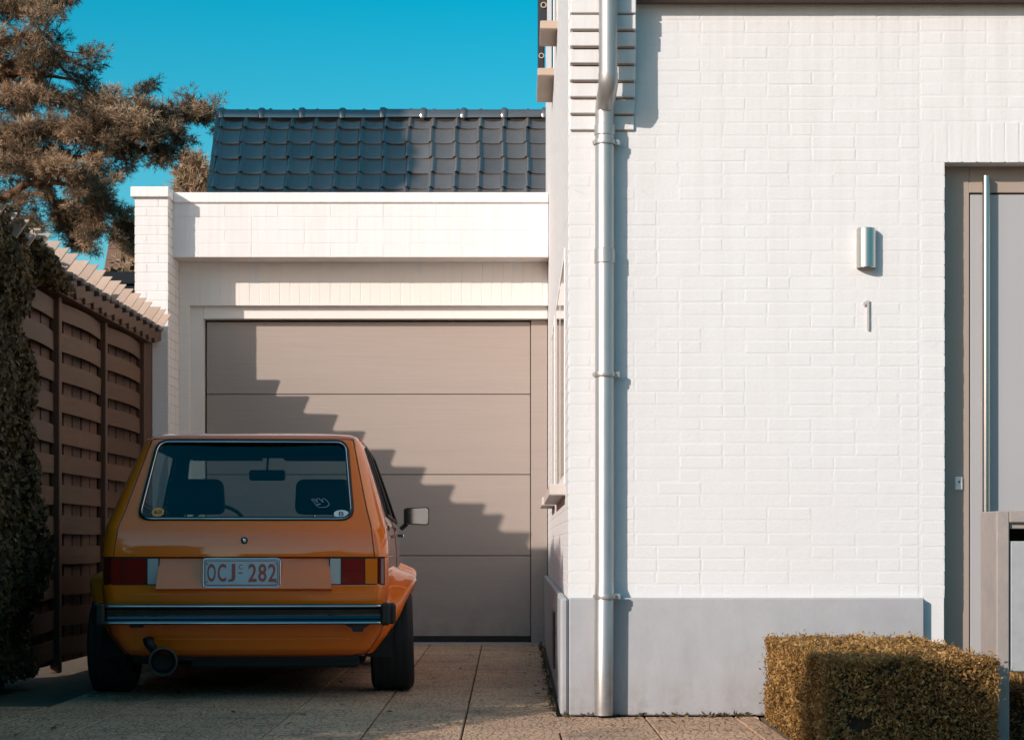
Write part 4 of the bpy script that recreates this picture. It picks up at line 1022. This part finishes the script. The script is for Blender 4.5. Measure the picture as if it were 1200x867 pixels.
# bumper: two bright ridges with a hollow between, black end caps
bp = [(-.060,.508),(-.084,.506),(-.094,.497),(-.090,.487),(-.070,.478),(-.062,.462),(-.062,.444),(-.070,.430),(-.090,.420),(-.094,.409),(-.084,.400),(-.058,.398)]
g = MB(); n = 40; xs = np.linspace(-.735,.735,n); vs = []
for x in xs:
    for (y,z) in bp: vs.append((x, y+.020*(x/.75)**2, z))
k = len(bp); fs = [(i*k+j, i*k+j+1, (i+1)*k+j+1, (i+1)*k+j) for i in range(n-1) for j in range(k-1)]
fs += [(i*k+k-1, i*k, (i+1)*k, (i+1)*k+k-1) for i in range(n-1)] + [tuple(range(k)), tuple((n-1)*k+j for j in range(k-1,-1,-1))]
bo = g.add(vs,fs).obj('bumper', M['bumper_steel'], car, smooth=28)
for zz in (.497,.409): MB().tube([(x,-.0915+.020*(x/.75)**2,zz) for x in xs], .0052, 8).obj('bright_strip', M['chrome'], bo, smooth=True)
for s in (1,-1):
    e = MB(); e.cbox(min(s*.722,s*.772),max(s*.722,s*.772),-.086,.030,.394,.512,.012); e.obj('end_cap', M['rubber'], bo)
    e = MB(); e.cbox(min(s*.752,s*.800),max(s*.752,s*.800),-.004,.17,.398,.508,.012); e.obj('end_cap', M['rubber'], bo)
    MB().box(s*.45-.03, s*.45+.03, -.055,.05,.43,.47).obj('bumper_bracket', M['ink'], bo)
g = MB(); g.prism([(.535,.396),(.665,.396),(.635,.378),(.628,.360),(.575,.360),(.568,.380)], -.055, -.01); g.obj('tow_eye', M['ink'], car)
g = MB(); g.prism([(-.60,.396),(-.52,.396),(-.53,.384),(-.59,.384)], -.050, -.01); g.obj('bumper_mount', M['ink'], car)
# pressed line along the valance
rl([(x,.318) for x in np.linspace(-.50,.56,24)], .004, 'valance_crease', M['paint'])
# underside, floor and dark fittings
fl = MB(); fl.box(-.60,.60,.12,3.55,.20,.245); fl.box(-.62,.62,.30,1.0,.17,.30); fl.cbox(-.30,.60,.13,.30,.160,.232,.012); fl.obj('floor_pan', M['liner'], car)
MB().tube([(-.78,.62,.28),(.78,.62,.28)], .035, 12).obj('rear_axle', M['liner'], car)
for s in (1,-1):                                                   # inner wheel housings
    for yc_ in (.62,3.02): MB().lathe([(.36,s*.53),(.36,s*.775)], 'x', 24, (0,yc_,.28), cap=False, a0=-.2, a1=math.pi+.2).obj('wheel_housing', M['liner'], car)
# exhaust: silencer tail with a big rolled end and its hanger
ex_ = MB(); ex_.lathe([(.052,.34),(.056,.05),(.070,.035),(.074,-.052),(.071,-.060),(.064,-.058),(.060,-.02),(.055,.12),(.0,.12)], 'y', 32, (0,0,0), cap=False)
eo = ex_.obj('exhaust_pipe', M['exhaust'], car, smooth=40); eo.location = (-.425,-.02,.206); eo.rotation_euler = (0,0,R(8))
rg_ = MB().lathe([(.0745,-.047),(.0765,-.052),(.075,-.060),(.068,-.0615),(.064,-.056)], 'y', 36, cap=False); rg_.obj('exhaust_rim', M['exhaust_lip'], eo, smooth=40)
MB().tube([(-.505,.0,.325),(-.50,-.01,.30),(-.46,-.0,.245)], [.030,.026,.022], 10).obj('exhaust_hanger', M['rubber'], car, smooth=True)
# flared arches
def flare(yc, s, ymaxcorner, rear):
    g = MB(); n = 40; vs = []; k = 9
    a0, a1 = R(187), R(-7)
    for i in range(n+1):
        a = a0+(a1-a0)*i/n; c, d = math.cos(a), math.sin(a)
        up = max(0, d); back = max(0,-c)
        ext = (.032 if rear else .02) + .100*up**1.35
        rb = .425; 
        prof = []
        for t in np.linspace(0,1,10):
            r = rb - (rb-.352)*t; zz = .28+r*d; xb = float(side_x(yc+r*c, np.clip(zz,.24,1.0)))-.004
            e = math.sin(t*math.pi/2)**1.25; prof.append((xb+ext*e, r))
        xo, ro = prof[-1]
        prof += [(xo+.003, ro-.009), (xo-.006, ro-.017), (xo-.10, ro-.015)]
        for x, r in prof: vs.append((s*x, yc+r*c, .28+r*d))
    m_ = len(prof); fs = [(i*m_+j, i*m_+j+1, (i+1)*m_+j+1, (i+1)*m_+j) for i in range(n) for j in range(m_-1)]
    return g.add(vs,fs).obj('wheel_arch', M['paint'], car, smooth=60)
for yc, rear in ((.62,True),(3.02,False)):
    for s in (1,-1): flare(yc, s, 0, rear)
def wheel(s, yc, xc, wd):
    w = empty('wheel', (s*xc, yc, .283), parent=car); w.rotation_euler = (0, s*R(-1.6), 0)
    Rt = .283; h = wd/2; pf = [(.170,-h+.012),(.205,-h),(.240,-h-.002),(.266,-h+.008),(.279,-h+.024)]
    gro = []
    xs_ = np.linspace(-h+.03, h-.03, 5)
    for x0 in xs_: gro += [(Rt,x0-.014),(Rt,x0+.009),(Rt-.007,x0+.010),(Rt-.007,x0+.013)] if x0 < xs_[-1] else [(Rt,x0-.012),(Rt-.001,x0+.004)]
    pf += gro + [(a,-b) for a,b in pf[::-1]]
    MB().lathe(pf, 'x', 56, cap=False).obj('tyre', M['tyre'], w, smooth=35)
    rm_ = MB(); rm_.lathe([(.172,-h+.012),(.178,-h+.004),(.168,-h+.010),(.160,-h+.05),(.160,h-.05),(.168,h-.010),(.178,h-.004),(.172,h-.012)], 'x', 40, cap=False)
    for k in range(8):
        a = 2*math.pi*k/8; rm_.tube([(s*(h-.05),.03*math.cos(a),.03*math.sin(a)),(s*(h-.025),.165*math.cos(a),.165*math.sin(a))],[.026,.018],6)
    rm_.lathe([(.05,s*(h-.075)),(.05,s*(h-.035)),(.03,s*(h-.028))], 'x', 20); rm_.obj('rim', M['rim'], w, smooth=40)
for s in (1,-1):
    wheel(s, .62, .772, .235); wheel(s, 3.02, .755, .195)
# door mirror on the right side
mr = empty('door_mirror', (.905, 2.12, 1.005), parent=car); mr.rotation_euler = (R(-1.2),0,R(7))
sh_ = rounded([(-.080,-.052),(.080,-.060),(.080,.058),(-.080,.050)], [.016,.022,.022,.016])
g = MB().prism(sh_, -.012, .030); g.prism([(x*.8,z*.8) for x,z in sh_], .0302, .062); g.obj('mirror_shell', M['rubber'], mr)
MB().prism([(x*.93,z*.90) for x,z in sh_], -.0135, -.0122).obj('mirror_glass', M['mirror_glass'], mr)
MB().tube([(-.10,.03,-.085),(-.06,.03,-.05)], .014, 8).obj('mirror_arm', M['rubber'], mr)
# cabin
def cushion(name, x, y, z0, z1, w, d, parent, m=M['seat'], lean=0, c=.05):
    p = rounded([(-w/2,z0),(w/2,z0),(w/2*.94,z1),(-w/2*.94,z1)], c); g = MB(); n = len(p); vs = []
    for (yy, s) in ((-d/2,.86),(-d/2+.03,1),(d/2-.03,1),(d/2,.86)):
        cx, cz = 0, (z0+z1)/2
        for a, b in p: vs.append((x+a*s, y+yy+(b-z0)*lean, cz+(b-cz)*s))
    fs = [tuple(range(n)), tuple(range(4*n-1,3*n-1,-1))] + [(j*n+i, j*n+(i+1)%n, (j+1)*n+(i+1)%n, (j+1)*n+i) for j in range(3) for i in range(n)]
    return g.add(vs,fs).obj(name, m, parent, smooth=50)
for x in (-.445, .335):
    s_ = empty('front_seat', (0,0,0), parent=car)
    cushion('backrest', x, 1.72, .45, .985, .50, .14, s_, lean=-.28); cushion('seat_base', x, 2.05, .30, .50, .50, .50, s_)
    cushion('headrest', x, 1.62, 1.005, 1.222, .355, .10, s_, lean=-.1, c=.055)
    for q in (-.06,.06): MB().tube([(x+q,1.62,.95),(x+q,1.62,1.03)], .007, 6).obj('headrest_post', M['chrome'], s_)
rs = empty('rear_seat', (0,0,0), parent=car); cushion('backrest', 0, .72, .45, .90, 1.2, .12, rs); cushion('seat_base', 0, 1.0, .28, .48, 1.2, .45, rs)
MB().cbox(-.62,.62,.16,.70,.855,.872,.004).obj('parcel_shelf', M['liner'], car)
g = MB(); g.cbox(-.66,.66,2.42,2.62,.55,.93,.03); g.cbox(-.60,-.22,2.38,2.6,.90,.965,.03); g.obj('dashboard', M['liner'], car)
sw = MB(); sw.tube([(.19*math.cos(a),0,.19*math.sin(a)) for a in np.linspace(0,2*math.pi,28,endpoint=False)], .013, 8, closed=True); sw.box(-.18,.18,-.008,.008,-.02,.02); sw.tube([(0,0,0),(0,.3,-.1)], .02, 8)
so_ = sw.obj('steering_wheel', M['rubber'], car, loc=(-.38,2.22,.90)); so_.rotation_euler = (R(-25),0,0)
im = MB(); im.cbox(-.115,.115,-.012,.02,-.034,.034,.012); im.tube([(0,.0,.03),(.0,.06,.115)], .008, 8); im.obj('interior_mirror', M['rubber'], car, loc=(-.045,2.03,1.262))
for s in (1,-1): MB().cbox(s*.29-.22, s*.29+.22, 1.86, 2.02, 1.352, 1.372, .006).obj('sun_visor', M['liner'], car)
# stickers on the rear window
o = MB().lathe([(.033,-.0004),(.033,.0004)], 'y', 28).obj('round_sticker', M['sticker_orange'], rw); on_glass(o, -.470, .994)
fitted('60', -.020, .020, -.014, .014, (0,-.0008,0), M['ink'], o)
o = MB().lathe([(.028,-.0004),(.028,.0004)], 'y', 28).obj('oval_sticker', M['sticker_white'], rw); on_glass(o, .508, .986); o.scale = (1.45,1,1)
fitted('B', -.009, .009, -.015, .015, (0,-.0008,0), M['ink'], o)
hand = [(-.055,.020),(-.047,.040),(-.020,.0),(-.028,.040),(-.012,.056),(.004,.006),(.014,.030),(.024,.034),(.010,-.004),(.030,.020),(.050,.046),(.060,.040),(.048,-.030),(.020,-.062),(-.006,-.060),(-.022,-.046),(-.030,-.030),(-.006,-.036),(-.020,-.016),(-.034,-.010)]
hand = [(-.060,.030),(-.048,.044),(-.014,.004),(-.010,.012),(-.036,.050),(-.022,.060),(.016,.016),(.026,-.002),(.022,.010),(-.006,.040),(.006,.048),(.042,.006),(.050,-.026),(.036,-.052),(.006,-.058),(-.018,-.046),(-.022,-.030),(-.002,-.036),(.008,-.024),(-.012,-.012),(-.030,-.006)]
hand = [((a-350)*.00072,(675-b)*.00072) for a,b in ((283,640),(290,632),(299,634),(326,668),(332,664),(318,640),(324,630),(338,628),(358,652),(368,668),(374,664),(360,642),(366,630),(378,627),(394,646),(414,676),(417,694),(404,712),(380,722),(342,721),(322,706),(330,694),(350,690),(352,682),(330,686),(318,696),(306,672))]
hand0 = [(-.062,.034),(-.048,.046),(-.020,.012),(-.012,.018),(-.018,.024),(.0,.040),(.012,.030),(.004,.012),(.012,.008),(.030,.030),(.022,.040),(.034,.052),(.054,.030),(.062,-.012),(.050,-.044),(.018,-.058),(-.012,-.052),(-.020,-.040),(.000,-.034),(.006,-.024),(-.016,-.022),(-.030,-.008)]
o = MB().tube([(x,0,z) for x,z in hand], .0022, 4, closed=True).obj('hand_sticker', mat('pale_blue_sticker',(.22,.36,.42),.5), rw); on_glass(o, .392, 1.045)
# ------------------------------------------------------------------ pine tree beside and above the garage
def pine():
    Y = 25.5; k = Y/F
    root = tag(empty('pine_tree', (-8.3, Y+.5, 0)), 'big pine with bronze needle clusters reaching over the garage from the left', 'tree')
    O = np.array([-8.3, Y+.5, 0]); r = np.random.default_rng(21)
    def W3(px, py, dy=0): return np.array([PX(px,Y+dy), Y+dy, PZ(py,Y+dy)])
    tr = MB(); tp = [(-8.3,Y+.5,0),(-8.2,Y+.5,3.5),(-8.35,Y+.4,6.2),(-8.1,Y+.3,8.6),(-8.2,Y+.2,10.4)]
    tr.tube([np.array(p)-O for p in tp], [.26,.22,.18,.12,.04], 14); tr.obj('trunk', M['bark'], root, smooth=50)
    limbs = [ # limb paths as (px, py, depth offset)
      [(-40,210,.4),(30,160,0),(90,150,-.3),(150,140,-.3),(205,142,0),(247,137,.3)],
      [(-40,210,.4),(40,180,.2),(100,185,.1),(160,172,-.2),(195,180,-.1)],
      [(-40,150,.3),(0,118,.2),(22,104,.1),(60,112,.1),(100,120,.3),(120,128,.6),(165,110,.7)],
      [(-40,60,.2),(0,50,-.2),(50,38,-.4),(85,72,-.3),(110,84,.0)],
      [(-40,20,.1),(10,8,-.2),(70,4,.2)], [(-40,90,.2),(20,70,.3),(60,62,.5),(92,98,.5)], [(-40,170,0),(20,190,-.5),(60,200,-.6),(95,205,-.5)],
      [(-40,100,.5),(10,90,.5),(50,85,.6),(95,95,.4)],
      [(-30,260,.3),(30,215,.2),(75,215,-.4),(110,225,-.3),(122,250,-.1),(118,272,0)],
      [(-30,260,.4),(0,240,.2),(25,255,.4),(40,280,.3)],
      [(-30,200,.6),(10,195,.8),(40,205,.9),(70,240,.9),(85,285,.8)],
      [(-40,330,.3),(-5,275,.2),(10,262,.2),(20,300,.0)],
      [(60,200,.7),(110,215,.8),(140,250,.9),(150,290,.9)],
      [(-90,20,.2),(-180,30,-.3),(-300,60,-.5)],[(-90,120,.2),(-190,100,-.8),(-320,140,-1.2)],[(-90,200,.2),(-200,190,-.6),(-300,230,-1.0)],[(-60,-60,.2),(-160,-90,-.4),(-260,-80,-.6)],[(-60,-40,.2),(20,-70,-.3),(90,-60,-.4)],[(-60,-130,.2),(0,-160,0),(60,-150,.2)],[(-90,280,.2),(-170,270,-.5),(-260,300,-.8)],
      [(100,160,.2),(130,150,-.6),(175,160,-.7),(205,158,-.6)]]
    bm2 = MB(); C = []; D = []; T = []
    for li, L_ in enumerate(limbs):
        P = np.array([W3(*p) for p in L_]); seg = np.linalg.norm(np.diff(P,axis=0),axis=1)
        n = max(12, int(seg.sum()/.06)); s = np.concatenate([[0],np.cumsum(seg)]); t = np.linspace(0,s[-1],n)
        Q = np.stack([np.interp(t,s,P[:,i]) for i in range(3)],1) + .03*np.stack([noise3(np.stack([t,t*0,t*0],1),4,li*3+i) for i in range(3)],1)
        bm2.tube([q-O for q in Q[::2]], list(np.linspace(.065,.014,len(Q[::2]))), 6)
        Dl = np.gradient(Q,axis=0); Dl /= np.linalg.norm(Dl,axis=1)[:,None]
        for i in range(int(r.integers(0,2)), n, 2 if li % 2 else 1):
            f = t[i]/s[-1]
            if f < .10: continue
            for q in range(2 if r.uniform() < .6 else 1):
                side = r.normal(0,1,3); side[2] = side[2]*.75+.15; side /= np.linalg.norm(side); tl = r.uniform(.14,.60)*(1.12-.5*f)
                d = side*.85 + Dl[i]*.6; d /= np.linalg.norm(d); e = Q[i]+d*tl; mid = Q[i]+d*tl*.5+np.array([0,0,-.02])
                if noise3(e[None],1.7,77)[0] < -.45: continue
                bm2.tube([Q[i]-O, mid-O, e-O], [.010,.007,.004], 4, cap=False)
                rad = r.uniform(.09,.19); m_ = int(38*rad/.13); tn = np.clip(r.uniform(.05,.95),0,1)
                for u in range(m_):                         # a puff of shoots round the twig end
                    v = r.normal(0,1,3); v /= np.linalg.norm(v); v[2] = v[2]*.8+.12; w_ = d*.35+v; w_ /= np.linalg.norm(w_)
                    C.append(e + v*rad*r.uniform(.35,1)*np.array([1.15,1.15,.85]) - d*rad*r.uniform(0,1.4)); D.append(w_); T.append(np.clip(tn+r.normal(0,.08),0,1))
    bm2.obj('branch', M['bark'], root, smooth=60)
    C = np.array(C); D = np.array(D); T = np.array(T)
    needle_mesh('crown', C-O, D, M['pine'], root, tone=T, per=13, length=.072, width=.0062)
    print('pine tufts', len(C))
pine()
def small_conifer():
    c = np.array([PX(226,31), 31.0, 0]); root = tag(empty('small_conifer', c), 'pale green conifer tip between the pine and the dark roof', 'tree')
    r = np.random.default_rng(5); C = []; D = []; bmx = MB(); bmx.tube([(0,0,0),(0,0,PZ(196,31))], [.14,.02], 8)
    for i in range(260):
        z = r.uniform(3.5, PZ(186,31)); q = (PZ(183,31)-z)*.42+.10; a = r.uniform(0,6.28)
        e = np.array([math.cos(a)*q, math.sin(a)*q, z+q*.5])*np.array([1,1,1]); b = np.array([0,0,z-.05])
        bmx.tube([b, e], [.012,.004], 4, cap=False)
        for u in np.linspace(.25,1,9): C.append(b+(e-b)*u+r.normal(0,.05,3)); d = (e-b)/np.linalg.norm(e-b)+np.array([0,0,.9])+r.normal(0,.3,3); D.append(d/np.linalg.norm(d))
    bmx.obj('trunk', M['bark'], root); needle_mesh('crown', np.array(C), np.array(D), M['pine'], root, tone=np.clip(np.random.default_rng(1).normal(.75,.15,len(C)),0,1), per=13, length=.13, width=.012)
small_conifer()
# ------------------------------------------------------------------ outside the frame: spruce and hedge added to cast shade, trees that mirror
def spruce(name, x, y, h, rmax, label):
    root = tag(empty(name, (x,y,0)), label, 'tree'); r = np.random.default_rng(11)
    MB().tube([(0,0,0),(0,0,h)], [.3,.03], 10).obj('trunk', M['bark'], root)
    n = 30000; z = h*(1-r.uniform(0,1,n)**.55*.97); rad = np.minimum((h-z)/3.05+.12, rmax); a = r.uniform(0,6.28,n)
    q = rad*(.93+.05*np.sin(z*5.2+a*3))+r.normal(0,.04,n); P = np.stack([q*np.cos(a), q*np.sin(a), z-.2*q],1)
    N = np.stack([np.cos(a),np.sin(a),.4*np.ones(n)],1); leaf_mesh('crown', P, N, .22, M['fardark'], root, aspect=.4)
    MB().lathe([(rmax*.92,.6),(rmax*.92,h-rmax*3.05+.2),(.05,h-.3)], 'z', 20).obj('shadow_core', M['hedge_core'], root)  # solid cone that keeps the edge of the cast shadow clean
spruce('shade_spruce', -9.2, 15.5, 15.2, 2.5, 'tall dense spruce added outside the picture to shade the rear roof')  # added unseen tree, shaped to cast the shade on the tiled roof
hb = tag(empty('shade_hedge', (-2.9,1.6,0)), 'tall conifer hedge added outside the picture to shade the clipped hedge', 'hedge')  # added unseen block that keeps sun off the clipped hedge front
r = RNG; n = 16000
P = np.stack([np.where(r.uniform(0,1,n)<.4, -2.62, r.uniform(-3.3,-2.62,n)), r.uniform(.1,3.28,n), r.uniform(0,2.85,n)],1); top_ = r.uniform(0,1,n) < .25; P[top_,2] = 2.85
e_ = r.uniform(0,1,n) < .25; P[e_,1] = 3.28
leaf_mesh('foliage', P+r.normal(0,.02,P.shape)-np.array([-2.9,1.6,0]), np.tile([.7,.3,.5],(n,1)), .05, M['ivy'], hb)
MB().box(-3.28+2.9,-2.65+2.9,.13-1.6,3.24-1.6,0,2.82).obj('twigs', M['hedge_core'], hb)
# trees and houses over the street (they show in the paint and the glass)
fw = np.random.default_rng(4); n = 26000; xx = fw.uniform(-45,45,n); hh = 3.6+1.2*np.sin(xx*.33)+.8*np.sin(xx*.9+1)+.6*np.sin(xx*2.3); zz = fw.uniform(0,1,n)**.8*hh
PW = np.stack([xx, -17+fw.normal(0,1.0,n), zz],1)
leaf_mesh('street_trees', PW, np.tile([0,1,.3],(n,1)), .75, M['fardark'], None, kind='stuff', label='row of trees and gardens across the street', category='trees')
